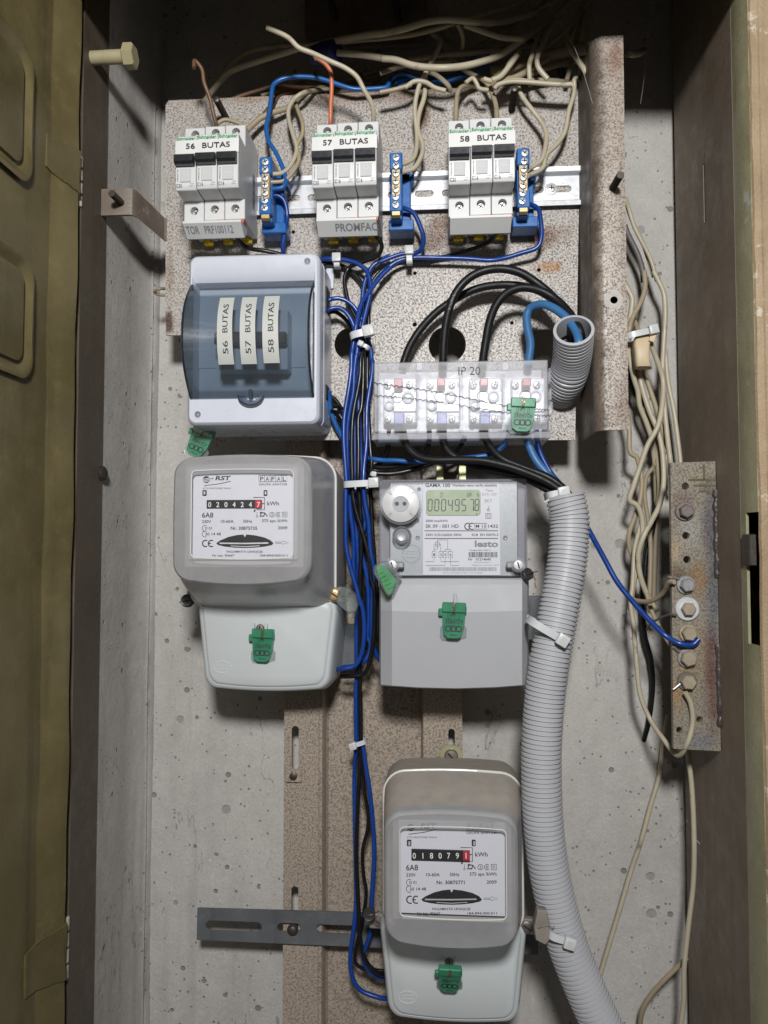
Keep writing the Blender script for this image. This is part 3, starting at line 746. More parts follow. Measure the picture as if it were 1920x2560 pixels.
def f_screw(z):
    m_ = MB(); m_.lathe((.0004, -.0377, z), (0, -1, 0), [(.0031, 0), (.0031, .0012), (.0024, .0017)], 16); return m_
def f_scross(z):
    m_ = MB(); 
    for k in range(2): m_.box(-.0018, .0026, -.03955, -.0390, z - .0004, z + .0004, rot=Matrix.Rotation(.6 + k * math.pi / 2, 3, 'Y'))
    return m_
def f_clip():
    m_ = MB(); m_.box(-.0040, .0046, -.004, .001, -.0875, -.0825, .0008); m_.box(-.0022, .0028, -.0075, -.0035, -.0858, -.0833, .0006); return m_
def f_txt(s):
    m_ = MB(); y = -.06725
    text(m_, s, (-.0078, -.0630), (-.0028, -.0630), .0025, y, .012); text(m_, '3000', (.0040, -.0609), (.0072, -.0609), .0009, -.0666); text(m_, '230V~', (.0033, -.0626), (.0072, -.0626), .0009, -.0666)
    text(m_, 'A9K02116' if s == 'C16' else 'A9K02120', (-.0061, -.0587), (-.0061, -.0480), .0011, -.0669); return m_
def f_logo():
    m_ = MB(); text(m_, 'Schneider', (-.0079, -.0226), (.0078, -.0226), .0025, -.0664, .02)
    text(m_, 'Electric', (-.0002, -.0242), (.0074, -.0242), .0012, -.0664)
    m_.strip([(-.0014, -.0240), (-.0006, -.0226), (.0006, -.0228), (-.0002, -.0242), (-.0018, -.0248)], .0004, -.0664); return m_
SETS = [('56', 538, 316, 457, 619), ('57', 869, 307, 787, 951), ('58', 1200, 297, 1115, 1284)]
BRK = {}
SETNAME = {'56': 'above the distribution box', '57': 'between two blue blocks', '58': 'closest to the plate flange'}
for (num, pxc, pyt, pl_, pr_) in SETS:
    t = U(pxc, pyt, YB - .044)
    for k, rate in enumerate(('C20', 'C16', 'C16')):
        x = t.x + (k - 1) * .018
        pos = ('first', 'middle', 'last')[k]
        b = thing('circuit_breaker', f'{pos} white {rate} breaker of the set {SETNAME[num]}, labelled {num}', 'breaker', (x, YB, t.z + (-.0006 if k == 0 else 0) + (.0002 * k)), 'circuit breakers on the rail')
        shared('body', 'body', M['breaker'], b, lambda: BODY, 25); shared('tog', 'toggle', M['toggle'], b, f_toggle, 30)
        wn = shared('win', 'marker_window', M['breaker_lite'], b, f_win); shared('wr', 'moulded_ring', M['breaker'], wn, f_winring)
        for z in (-.0060, -.0735):
            sr = shared(('s', z), 'terminal_screw', M['steel_bright'], b, lambda: f_screw(z)); shared(('sc', z), 'cross_slot', M['dark_slot'], sr, lambda: f_scross(z))
        shared('clip', 'rail_clip', M['yellow'], b, f_clip); shared(('txt', rate), 'printed_rating', M['grey_ink'], b, lambda: f_txt(rate)); shared('logo', 'printed_brand', M['green_ink'], b, f_logo)
    BRK[num] = t
    # paper label across the three
    lb = thing('paper_label', f'white paper strip reading {num} BUTAS on the breakers {SETNAME[num]}', 'label', (t.x, YB - .067, t.z - .036))
    mb = MB(); n = 12; a0 = t.x - .0268; a1 = t.x + .0272; ring = []
    for i in range(n + 1):
        u = i / n; ring.append((a0 + (a1 - a0) * u, YB - .0673 - .0005 * abs(math.sin(u * math.pi * 3)), 0))
    rows = [[(p[0], p[1] - dy, t.z + z + .0006 * (p[0] - a0) / .054) for p in ring] for z, dy in ((-.0362, .0), (-.0243, -.0004))]
    mb.loft(rows, closed=False); mb.loft([[(x_, y + .0003, z) for x_, y, z in r_] for r_ in rows], closed=False); mb.build('paper', M['paper'], lb)
    mb = MB(); zb_ = t.z - .0318
    text(mb, num, (t.x - .0175, zb_), (t.x - .0098, zb_), .0045, YB - .0682, .01); text(mb, 'BUTAS', (t.x - .0035, zb_ + .0002), (t.x + .0200, zb_ + .0004), .0045, YB - .0682, .01)
    mb.build('printed_text', M['ink'], lb)
    # comb busbar cover under the terminals
    txt, tx0, tx1 = {'56': ('TOR   PRF100112', -.024, .017), '57': ('PROMFAC', -.010, .026), '58': ('', 0, 0)}[num]
    bb = thing('busbar_cover', {'56': 'white busbar comb cover printed PRF100112 under breakers marked 56', '57': 'white busbar comb cover with large grey print under breakers marked 57', '58': 'unprinted white busbar comb cover under breakers marked 58'}[num], 'busbar', (t.x, YB - .03, t.z - .094))
    mb = MB(); pr = [(YB - .0490, t.z - .0856), (YB - .0508, t.z - .0860), (YB - .0508, t.z - .0878), (YB - .0385, t.z - .0965), (YB - .0370, t.z - .0965), (YB - .030, t.z - .0890), (YB - .030, t.z - .0856)]
    mb.loft([[(x_, y, z) for y, z in pr] for x_ in (t.x - .0255, t.x + .0252)], True, True); mb.build('cover', M['breaker'], bb, 20)
    if txt:
        mb = MB(); fy = lambda x_, z: (x_, YB - .0508 + (t.z - .0878 - z) / .0087 * .0123 - .0003, z)
        text(mb, txt, (t.x + tx0, t.z - .0938), (t.x + tx1, t.z - .0938), .0042, 0, .02, fn=fy); mb.build('printed_text', M['grey_ink'], bb)
    for k in (0, 1):
        mb = MB(); mb.box(t.x + .002 + .017 * k, t.x + .009 + .017 * k, YB - .0445, YB - .036, t.z - .0857, t.z - .0829); mb.build('comb_tooth', M['orange_pl'], bb)
# printed side of the outer breaker of the 56 set
t = BRK['56']; mb = MB(); xs = t.x + .018 + .00883 + .0001
for i in range(26):
    wd = random.choice((.0003, .0006, .0009)); z = t.z - .030 - i * .0012
    mb.add([(xs, YB - .018, z), (xs, YB - .010, z), (xs, YB - .010, z - wd * .8), (xs, YB - .018, z - wd * .8)], [(0, 1, 2, 3)])
o = mb.build('printed_barcode', M['grey_ink'], [q for q in COL.objects if q.get('label', '').startswith('last white C16 breaker of the set above')][0])

# ================================================================ NEUTRAL TERMINAL BLOCKS
for (num, top, bot, lab) in (('56', (663, 404), (661, 519), 'with bare copper ends'), ('57', (990, 393), (989, 511), ''), ('58', (1312, 382), (1306, 502), '')):
    a = U(*top, .641); b = U(*bot, .641); x = (a.x + b.x) / 2; stp = (a.z - b.z) / 6; zc = (a.z + b.z) / 2
    nb = thing('neutral_terminal_block', {'56': 'blue seven-screw terminal block with a blue wire looping in from above', '57': 'blue seven-screw terminal block between the 57 and 58 breakers', '58': 'blue seven-screw terminal block next to the bare rail end'}[num], 'terminal block', (x, YB, b.z - .014), 'neutral terminal blocks')
    mb = MB(); xo = .003
    mb.box(x - .0075 + xo, x + .0085 + xo, .668, .6825, b.z - .012, a.z + .002, .0008)
    mb.box(x - .0105 + xo, x + .0115 + xo, .662, .682, b.z - .0135, b.z - .004, .0008); mb.box(x - .0105 + xo, x + .0115 + xo, .668, .682, a.z - .008, a.z - .001, .0008)
    mb.box(x - .0048, x + .0048, .650, .669, b.z - .009, a.z + .006, .0006)
    bd = mb.build('body', M['blue_block'], nb)
    for (z0, z1) in ((a.z - stp * 1.45, a.z + .0052), (b.z - .0052, b.z + stp * 1.45)):
        mb = MB(); mb.box(x - .0054, x + .0054, .6425, .6515, z0, z1, .0009); mb.build('carrier', M['blue_block'], nb)
    mb = MB(); mb.box(x - .0036, x + .0036, .6432, .6498, b.z - .0085, a.z + .004, .0004); mb.build('brass_bar', M['brass'], nb)
    for i in range(7):
        screw('clamp_screw', (x + (a.x - b.x) / 6 * (3 - i), .6428, a.z - stp * i), .0030, nb, M['steel_bright'], h=.0022, ang=random.uniform(0, 1.5))

# ================================================================ CONSUMER UNIT
DF = .630
cl = U(468, 850, DF); crr = U(799, 850, DF); ct = U(640, 633, DF); cb = U(640, 1062, DF)
cx0, cx1, cz0, cz1 = cl.x, crr.x, cb.z, ct.z
cu = thing('distribution_box', 'white plastic distribution box with smoked window and three tape labels', 'distribution box', ((cx0 + cx1) / 2, D_PLATE, cz0))
mb = MB(); a = U(483, 704, DF); b = U(783, 993, DF); ox0, ox1, oz0, oz1 = a.x, b.x, b.z, a.z
e = lambda g, y, r: rr(cx0 - g, cx1 + g, cz0 - g, cz1 + g, r, y)
mb.loft([e(.0015, .6885, .009), e(.0005, .652, .008), e(.0, .6515, .008), e(.0, .6345, .0075), e(-.0008, .6318, .0068), e(-.0026, DF, .0058),
         rr(ox0 - .001, ox1 + .001, oz0 - .0005, oz1 + .006, .001, DF), rr(ox0, ox1, oz0, oz1, .001, .6345), rr(ox0 + .001, ox1 - .001, oz0 + .001, oz1 - .001, .001, .648)], True, False)
mb.build('enclosure', M['unit'], cu, 40)
mb = MB(); mb.box(ox0 + .0005, ox1 - .0005, .6465, .650, oz0 + .0005, oz1 - .0005); ip = mb.build('inner_panel', M['unit_in'], cu)
for (x0, x1, y0, y1) in ((480, 545, 782, 922), (719, 765, 780, 920)):
    a = U(x0, y1, .6465); b = U(x1, y0, .6465); mb = MB(); mb.box(a.x, b.x, .6455, .6470, a.z, b.z, .0003); mb.build('blank_strip', M['unit_in'], ip)
# smoked bulging window
wz1, wz0 = U(640, 710, DF).z, U(640, 994, DF).z; wx0, wx1 = U(480, 850, DF).x, U(784, 850, DF).x
def wy(z):
    u = (z - (wz0 + wz1) / 2) / ((wz1 - wz0) / 2); return DF - .0006 - .0245 * max(0, 1 - abs(u) ** 2.3)
zz = [wz0 + (wz1 - wz0) * k / 28 for k in range(29)]
mb = MB(); mb.loft([[(wx0, wy(z), z) for z in zz], [(wx1, wy(z), z) for z in zz]], closed=False); wn = mb.build('smoked_window', M['smoke'], cu, 30)
for x, w_ in ((wx0, .0007), (wx1 - .0007, .0007)):
    mb = MB(); mb.loft([[(x, wy(z), z) for z in zz] + [(x, DF + .0002, z) for z in zz[::-1]], [(x + w_, wy(z), z) for z in zz] + [(x + w_, DF + .0002, z) for z in zz[::-1]]], True, True); mb.build('window_side', M['smoke_edge'], wn, 30)
for x in (wx0, wx1):
    mb = MB(); mb.tube([(x, wy(z) - .0001, z) for z in zz], .0010, 6); mb.build('window_edge_bead', M['smoke_edge'], wn)
q = U(628, 992, DF - .002); mb = MB()
mb.loft([[(q.x + r_ * 1.25 * math.cos(R(180 + 180 * i / 14)), y, q.z + .001 + r_ * math.sin(R(180 + 180 * i / 14))) for i in range(15)] for r_, y in ((.0088, DF), (.0084, DF - .004), (.0070, DF - .0045), (.0066, DF - .0012), (.0040, DF - .0010))], closed=False)
lt = mb.build('latch', M['smoke'], cu); mb = MB(); mb.tube(catmull([(q.x + .0107 * math.cos(R(180 + 180 * i / 10)), DF - .0043, q.z + .001 + .0085 * math.sin(R(180 + 180 * i / 10))) for i in range(11)], 2), .0005, 6); mb.build('latch_rim', M['smoke_edge'], lt)
mb = MB(); mb.box(q.x - .0014, q.x + .0016, DF - .006, DF - .0015, q.z - .002, q.z + .0055, .0005); mb.build('latch_tab', M['smoke'], lt)
for (x, y) in ((768.6, 653), (494.5, 1036)):
    q = U(x, y, DF); mb = MB()
    mb.lathe((q.x, DF - .0001, q.z), (0, -1, 0), [(.0031, .0), (.0031, .0004), (.0027, .0004), (.0026, -.0)], 22, False, False); so = mb.build('screw_well', M['unit'], cu)
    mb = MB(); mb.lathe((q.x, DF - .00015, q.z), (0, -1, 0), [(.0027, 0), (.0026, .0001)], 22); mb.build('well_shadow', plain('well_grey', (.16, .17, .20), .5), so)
    mb = MB(); mb.lathe((q.x - .0003, DF - .0003, q.z - .0006), (0, -1, 0), [(.0013, 0), (.0010, .0002)], 16); mb.build('screw_head', M['gama_side'], so)
for (x, y0, y1) in ((823, 722, 785), (822, 965, 1000)):
    a = U(x, y0, .668); b = U(x, y1, .668); mb = MB(); mb.box(cx1 + .0003, cx1 + .0016, .660, .678, b.z, a.z, .0003); mb.build('cable_entry', M['dark_slot'], cu)
mb = MB(); q = U(824, 690, .688); mb.box(q.x - .003, q.x + .004, .6865, .6885, q.z - .012, q.z + .009, .0006); mb.build('fixing_lug', M['unit'], cu)
# breakers behind the window and the tape labels on it
for k, (num, x0, x1, tx0, tx1, yt, yb) in enumerate((('56', 546, 585, 552, 588, 746, 911), ('57', 603, 642, 607.6, 644.7, 745, 910), ('58', 659, 699, 663, 701, 742, 907.5))):
    a = U(548 + 57.5 * k, 775, .6285); b = U(548 + 57.5 * (k + 1) - 1, 924, .6285)
    bk = thing('circuit_breaker', f'{("first", "middle", "last")[k]} grey breaker behind the smoked window, under the {num} tape', 'breaker', ((a.x + b.x) / 2, .646, b.z), 'breakers behind the smoked window')
    mb = MB(); mb.box(a.x, b.x, .6285, .6465, b.z, a.z, .0006); mb.build('body', M['unit_in'], bk)
    q = U(566 + 57.5 * k, 847, .624); mb = MB(); mb.box(q.x - .0095, q.x + .0125, .620, .629, q.z - .0055, q.z + .005, .001); mb.build('toggle', M['toggle'], bk)
    pt0 = U(tx0, yt, wy(U(tx0, yt, .62).z)); pt1 = U(tx1, yt, pt0.y); pb0 = U((x0), yb, wy(U(x0, yb, .62).z)); pb1 = U(x1, yb, pb0.y)
    lb = thing('tape_label', f'curved tape label reading {num} BUTAS, ' + ('first of the three on the smoked window', 'middle of the three on the smoked window', 'last of the three on the smoked window')[k], 'label', ((pb0.x + pb1.x) / 2, pb0.y, pb0.z))
    mb = MB(); rows = []
    for i in range(17):
        u = i / 16; z = pb0.z + (pt0.z - pb0.z) * u; l = pb0.x + (pt0.x - pb0.x) * u; r_ = pb1.x + (pt1.x - pb1.x) * u
        # the tape stands a hair off the window and follows its curve
        rows.append([(l, wy(z) - .0004, z), (r_, wy(z) - .0004, z)])
    mb.loft(rows, closed=False); mb.build('tape', M['paper_grey'], lb)
    mb = MB(); fy = lambda x_, z: (x_, wy(z) - .0007, z)
    xm = (pb1.x * .70 + pb0.x * .30); xt_ = (pt1.x * .70 + pt0.x * .30); h_ = (pt1.x - pt0.x) * .36; H = pt0.z - pb0.z
    f = lambda u: (xm + (xt_ - xm) * u, pb0.z + H * u)
    text(mb, num, f(.14), f(.32), h_, 0, .005, fn=fy); text(mb, 'BUTAS', f(.44), f(.88), h_, 0, .005, fn=fy); mb.build('printed_text', M['ink'], lb)

# ================================================================ TERMINAL BLOCK UNDER CLEAR COVER (IP 20)
DI = .640
a = U(934, 905, DI); b = U(1372, 1090, DI); ix0, ix1 = a.x, b.x; iz1 = (a.z + U(1372, 900, DI).z) / 2; iz0 = U(1150, 1079, DI).z; izl = U(1150, 1097, DI).z
ib = thing('terminal_block_box', 'clear-covered four-pole terminal block moulded IP 20', 'terminal box', ((ix0 + ix1) / 2, D_PLATE, izl))
mb = MB(); mb.box(ix0 + .001, ix1 - .001, .672, .6895, izl + .002, iz1 - .001, .0008); mb.build('base', M['term_white'], ib)
mb = MB(); mb.loft([rr(ix0, ix1, iz0, iz1, .0015, .684), rr(ix0, ix1, iz0, iz1, .0015, DI + .0012), rr(ix0 + .001, ix1 - .001, iz0 + .001, iz1 - .001, .0012, DI)], False, True); cv = mb.build('cover', M['clear'], ib, 40)
mb = MB(); mb.box(ix0 - .0012, ix1 + .0016, .642, .686, izl, iz0 - .0002, .0006)
mb.build('cover_lip', M['clear'], ib)
for x in (988, 1040, 1046, 1150, 1156, 1254, 1260, 1362, 948):
    p0 = U(x, 935, DI - .0002); p1 = U(x, 1048, DI - .0002); mb = MB(); mb.box(p0.x - .0004, p0.x + .0004, DI - .0008, DI + .004, p1.z, p0.z, .0002)
    if x not in (988,): mb.build('cover_rib', M['clear'], cv)
for (x0, x1) in ((1041, 1056), (1152, 1158), (1255, 1272)):
    p0 = U(x0, 906, DI); p1 = U(x1, 926, DI); mb = MB(); mb.box(p0.x, p1.x, DI - .0006, DI + .001, p1.z, p0.z, .0003); mb.build('cover_rib', M['clear'], cv)
for k, xh in enumerate((993, 1100, 1207, 1313)):
    q = U(xh, 993 - 1.3 * k, DI)
    mb = MB(); n = 28
    mb.loft([[(q.x + r_ * math.cos(2 * math.pi * i / n), y, q.z + r_ * math.sin(2 * math.pi * i / n)) for i in range(n)] for r_, y in ((.0051, DI - .0001), (.0051, DI - .0011), (.0045, DI - .0011), (.0044, DI + .002))]); mb.build('seal_ring', M['clear'] if k != 9 else M['ink'], cv)
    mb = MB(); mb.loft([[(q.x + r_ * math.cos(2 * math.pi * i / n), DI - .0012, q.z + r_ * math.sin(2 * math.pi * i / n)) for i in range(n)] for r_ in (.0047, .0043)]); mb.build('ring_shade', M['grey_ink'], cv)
    q2 = U(xh + 27, 993 - 1.3 * k, .655); mb = MB(); mb.lathe((q2.x, .664, q2.z), (0, -1, 0), [(.0052, 0), (.0052, .009), (.0036, .0095), (.0030, .007)], 20); mb.build('clamp_barrel', M['term_white'], ib)
    q2 = U(xh - 20, 1012, .655); mb = MB(); mb.lathe((q2.x, .664, q2.z), (0, -1, 0), [(.0044, 0), (.0044, .008), (.0030, .0084), (.0026, .006)], 20); mb.build('clamp_barrel', M['term_white'], ib)
    # metal terminal body, screws, coloured markers
    c0 = U(xh - 34, 1060, .662); c1 = U(xh + 50, 946, .662); mb = MB(); mb.box(c0.x, c1.x, .660, .673, c0.z, c1.z, .001); tb = mb.build('terminal_body', M['term_white'], ib)
    b0 = U(xh - 8, 1030, .659); b1 = U(xh + 48, 980, .659); mb = MB(); mb.box(b0.x, b1.x, .6575, .6605, b0.z, b1.z, .0004); mb.build('current_bar', M['white_metal'], tb)
    for (sx, sy) in ((-24, 962), (30, 961), (-24, 1047), (30, 1046)):
        q = U(xh + sx, sy, .656); o = screw('terminal_screw', (q.x, .660, q.z), .0030, ib, M['steel_bright'], h=.0035, ang=random.uniform(0, 1.5))
    mr = U(xh + 3, 960, .652); mb = MB(); mb.box(mr.x - .0035, mr.x + .0035, .6485, .661, mr.z - .0045 + (.002 if k else 0), mr.z + .0045, .0008); mb.build('marker', M['red_soft'], tb)
    mr = U(xh + 5, 1047, .652); mb = MB(); mb.box(mr.x - .0042, mr.x + .0042, .6485, .661, mr.z - .005, mr.z + .005, .0008); mb.build('marker', M['blue_soft'] if k < 3 else M['term_white'], tb)
mb = MB(); text(mb, 'IP 20', (U(1146, 938, DI).x, U(1146, 938, DI).z), (U(1201, 937, DI).x, U(1201, 937, DI).z), .0070, DI - .00025); mb.build('moulded_text', M['ink'], cv)
for (x0, x1, y0, y1) in ((1371, 1377, 920, 958), (1371, 1379, 972, 1002), (1371, 1382, 1004, 1036), (1371, 1378, 1050, 1078)):
    p0 = U(x0, y1, DI + .006); p1 = U(x1, y0, DI + .006); mb = MB(); mb.box(p0.x, p1.x, DI + .004, DI + .012, p0.z, p1.z, .0008); mb.build('cover_hook', M['clear'], cv)
for j, pts in enumerate(([(934, 957), (1090, 980), (1272, 1016), (1374, 1025)], [(936, 988), (1080, 1003), (1270, 1032), (1377, 1040)])):
    P_ = catmull([U(x, y, DI - .0018 - .0006 * j) for x, y in pts], 34); Q_ = [p + Vector((0, .0003 * math.cos(i * 2.1), .0007 * math.sin(i * 2.1))) for i, p in enumerate(P_)]
    mb = MB(); mb.tube(Q_, .00035, 5); tag(mb.build('seal_wire', M['stud']), ('upper' if j == 0 else 'lower') + ' twisted seal wire drawn across the clear terminal cover', 'seal wire')

# ================================================================ INDUCTION METERS (two of a kind)
def nameplate(par, z, f, D, digits, serial, red_i):
    """z: enlargement, f: map from the first meter's reading positions"""
    ik = MB(); bd = MB(); gy = MB()
    def T(s, x0, x1, yb, h, bold=.012, shear=0., mbx=None):
        a = f(x0, yb); b = f(x1, yb); c = f(x0, yb - h); ztext(mbx or ik, z, s, a[0], b[0], a[1], a[1] - c[1], D - .00015, bold, shear)
    def Ln(pts, wd, mbx=None): zline(mbx or ik, z, [f(*p) for p in pts], wd, D - .00015)
    def pt(x, y, dy=.00015): return UZ(z, *f(x, y), D - dy)
    T('RST', 392, 512, 266, 34, .03, .25)
    c = pt(318, 262); r_ = abs(pt(348, 262).x - c.x); ring = [(c.x + r_ * math.cos(t_), c.z + r_ * .95 * math.sin(t_)) for t_ in [2 * math.pi * i / 20 for i in range(20)]]
    ik.add([(x, D - .00015, zz_) for x, zz_ in ring], [tuple(range(20))])
    wh = MB()
    for dy in (-10, 2, 14): zline(wh, z, [f(285, 262 + dy + 8), f(330, 262 + dy), f(378, 262 + dy - 8)], .0006, D - .00025)
    Ln([(348, 262), (378, 246)], .0009); Ln([(300, 312), (420, 298), (520, 276)], .0005)
    T('RYTŲ SKIRSTOMIEJI TINKLAI', 290, 520, 340, 12, 0, .2)
    Ln([(753, 228), (988, 228), (988, 280), (753, 280), (753, 228)], .0004)
    for i, ch_ in enumerate('PAFAL'):
        x = 753 + 47 * i; T(ch_, x + 10, x + 38, 273, 35, .01)
        if i: Ln([(x, 228), (x, 280)], .0003)
    T('GRUPA APATOR', 753, 990, 310, 17, .005)
    # register
    s0 = pt(323, 500); s1 = pt(780, 430); k = MB(); k.box(s0.x, s1.x, D - .0012, D + .001, s0.z, s1.z, .0002); rg = k.build('register_window', M['drum'], par)
    dg = MB()
    for i, ch_ in enumerate(digits):
        x = 345 + 67.5 * i
        if i == red_i:
            a = pt(x - 22, 499); b = pt(x + 28, 431); k = MB(); k.box(a.x, b.x, D - .0016, D - .0011, a.z, b.z); k.build('red_drum', M['red'], rg)
        a = f(x - 12, 490); b = f(x + 13, 490); cc = f(x, 448); ztext(dg, z, ch_, a[0] + (8.5 if ch_ == '1' else 0), b[0] - (8.5 if ch_ == '1' else 0), a[1], a[1] - cc[1], D - .0018, .01)
        Ln([(x + 33, 470), (x + 37, 470)], .0009, gy)
    dg.build('digits', M['digit'], rg)
    Ln([(708, 410), (800, 410), (800, 512), (735, 512)], .0006); Ln([(780, 460), (798, 460)], .0006); Ln([(722, 510), (716, 530)], .0012)
    T('kWh', 822, 920, 475, 32)
    T('6A8', 282, 375, 577, 42)
    def circle(x, y, r0, w_, a0=0, a1=360):
        Ln([(x + r0 * math.cos(R(a0 + (a1 - a0) * i / 20)), y - r0 * math.sin(R(a0 + (a1 - a0) * i / 20))) for i in range(21)], w_)
    Ln([(738, 532), (738, 562)], .0003); circle(738, 568, 6, .0003)
    Ln([(765, 530), (772, 545), (762, 565), (795, 565), (803, 540), (770, 535)], .0010); Ln([(803, 540), (825, 568)], .0007)
    circle(863, 553, 20, .0004); T('2', 856, 871, 563, 20); circle(915, 553, 20, .0004, 40, 320); circle(915, 553, 8, .0004)
    Ln([(948, 532), (988, 532), (988, 572), (948, 572), (948, 532)], .0004); Ln([(960, 544), (976, 544), (976, 560), (960, 560), (960, 544)], .0004)
    T('230V', 282, 357, 622, 24); T('10-60A', 438, 545, 620, 24); T('50Hz', 623, 698, 619, 24); T('375 aps /kWh', 778, 990, 615, 24)
    circle(307, 666, 24, .0004, 60, 300); T('D 01', 307, 362, 676, 22); circle(307, 714, 24, .0004, 60, 300); T('20 14 48', 308, 438, 724, 22)
    T('Nr. ' + serial, 520, 740, 678, 26, .02); T('2009', 912, 990, 674, 24)
    circle(312, 792, 26, .0009, 60, 300); circle(360, 792, 26, .0009, 60, 300); Ln([(337, 792), (356, 792)], .0009)
    Ln([(890, 780), (945, 780), (945, 770), (1000, 785), (945, 799), (945, 790), (890, 790), (890, 780)], .0003)
    T('PAGAMINTA LENKIJOJE', 487, 785, 868, 17); T('Nr kat. 90667', 368, 550, 900, 17); T('184.894.000.011', 762, 992, 900, 17)
    # rotor slot
    top = [(400, 790), (430, 768), (500, 738), (570, 722), (625, 717), (637, 740), (650, 717), (720, 724), (800, 742), (850, 765), (875, 790)]
    bot = [(862, 805), (800, 818), (720, 826), (637, 829), (550, 826), (470, 817), (415, 805)]
    q = [pt(*p, .0002) for p in top + bot]; k = MB(); k.add([tuple(v) for v in q], [tuple(range(len(q)))]); ro = k.build('rotor_slot', M['drum'], par, recalc=False)
    k = MB(); zline(k, z, [f(428, 790), f(637, 792), f(832, 788)], .0011, D - .0004); zline(k, z, [f(520, 812), f(640, 818), f(760, 811)], .0006, D - .0004); k.build('rotor_disc', M['zinc'], ro)
    a, b = pt(285, 395, .0004), pt(322, 362, .0004)
    for (x0, x1) in ((288, 322), (795, 825)):
        a = pt(x0, 394); b = pt(x1, 350); k = MB(); k.box(a.x, b.x, D - .0014, D - .0002, a.z, b.z, .0004); o_ = k.build('plate_clip', M['drum'], par)
        k = MB(); k.box(a.x + .001, (a.x + b.x) / 2 + .001, D - .002, D - .001, a.z + .0005, b.z - .001, .0003); k.build('clip_spring', M['zinc'], o_)
    k = ik.build('printed_text', M['ink'], par); wh.build('logo_stripes', M['plate_white'], par); gy.build('drum_marks', M['grey_ink'], rg)
def induction_meter(name, label, box, win, rim, cover, z, f, plate, digits, serial, dusty):
    DB, DR, DC, DX = .706, .652, .650, .590
    x0, x1 = U(cover[0], cover[1] + 40, DC).x, U(cover[2], cover[1] + 40, DC).x; zt = U((cover[0] + cover[2]) / 2, cover[1], DC).z; zb_ = U((cover[0] + cover[2]) / 2, cover[3], DC).z
    m_ = thing(name, label, 'electricity meter', ((x0 + x1) / 2, DB, zb_), 'induction meters with counter drums')
    # terminal cover
    k = MB(); sk = lambda g, y: rr(x0 - g, x1 + g, zb_ - g, zt + .004, .010, y, 6, 8, 0, .0032, 0, .008)
    pn = lambda g, y: rr(x0 + g, x1 - g, zb_ + g, zt + .0035, .009, y, 6, 8, 0, .0032, 0, .008)
    k.loft([sk(.004, DB - .001), sk(.0035, .667), sk(.0022, .660), sk(.001, DC + .0038), sk(-.0004, DC + .0022), sk(-.0020, DC + .0016), pn(.0024, DC + .0024), pn(.0030, DC + .0012), pn(.0048, DC)], True, True)
    tc_ = k.build('terminal_cover', M['meter_white'], m_, 50)
    c = Vector((x0 + .022, DC, zb_ + .016)); k = MB(); k.loft([[(c.x + a * math.cos(t_), y, c.z + b * math.sin(t_)) for t_ in [2 * math.pi * i / 24 for i in range(24)]] for a, b, y in ((.0080, .0054, DC), (.0078, .0052, DC - .00025), (.0072, .0046, DC - .00025), (.0070, .0044, DC))])
    for dz in (-.0015, .001): k.box(c.x - .005, c.x + .005, DC - .0002, DC + .0001, c.z + dz, c.z + dz + .0006)
    k.build('moulded_emblem', M['meter_white'], tc_)
    # base housing behind the cover, and the pale bead round it
    rx0, rx1 = U(rim[0], rim[1] + 60, DR).x, U(rim[2], rim[1] + 60, DR).x; rz1 = U((rim[0] + rim[2]) / 2, rim[1], DR).z; rz0 = zt - .003
    k = MB(); k.loft([rr(rx0 - .001, rx1 + .001, rz0, rz1 - .0050, .017, DB, 7, 8, .003), rr(rx0 - .001, rx1 + .001, rz0, rz1 - .0018, .017, .670, 7, 8, .003), rr(rx0, rx1, rz0, rz1, .017, DR + .002, 7, 8, .003)], True, True)
    k.build('base_housing', M['dust'] if dusty else M['meter_base'], m_, 40)
    ring = rr(rx0 + .0006, rx1 - .0006, rz0 - .001, rz1 - .0006, .017, DR + .0006, 7, 8, .003)
    k = MB(); k.tube(ring[9:] + ring[:9] + ring[9:10], .0012, 8); k.build('rim_bead', M['meter_rim'], m_)
    # cover: from the rim, over a shoulder, to the front box, in to the window
    a = U(box[0], box[1], DX); b = U(box[2], box[3], DX); wa = U(win[0], win[1], DX); wb = U(win[2], win[3], DX)
    rg = lambda g, y, r_=.016: rr(rx0 + g, rx1 - g, rz0 + .001, rz1 - g, r_, y, 7, 8, .003)
    bxr = lambda g, y: rr(a.x - g, b.x + g, b.z - g, a.z + g, .011 + g * .6, y, 7, 8, .0035, .0050, .0008)
    wr = lambda g, y: rr(wa.x - g, wb.x + g, wb.z - g, wa.z + g, .0035, y, 7, 8, .0012, .0014)
    def lerp(A, B, t_): return [p * (1 - t_) + q_ * t_ for p, q_ in zip(A, B)]
    R0 = rg(.001, DR); B0 = bxr(.0028, DX + .012)
    mid = [lerp(R0, B0, t_) for t_ in (.35, .7)]
    for i, row in enumerate(mid):
        for p in row: p.y = DR + (DX + .012 - DR) * (.42, .78)[i]
    k = MB(); k.loft([R0] + mid + [B0, bxr(.0022, DX + .005), bxr(.0012, DX + .0012), bxr(0, DX)]); cs = k.build('clear_cover', M['frost'], m_, 60)
    k = MB(); k.loft([bxr(-.0001, DX), wr(.0010, DX), wr(.0004, DX + .0006)]); k.build('cover_face', M['frost_front'], cs, 30)
    if dusty:
        cs.data.materials.append(M['dust'])
        for pl in cs.data.polygons:
            cc_ = pl.center + ORG[cs.name]
            if pl.normal.z > .25 and cc_.y > DX + .010: pl.material_index = 1
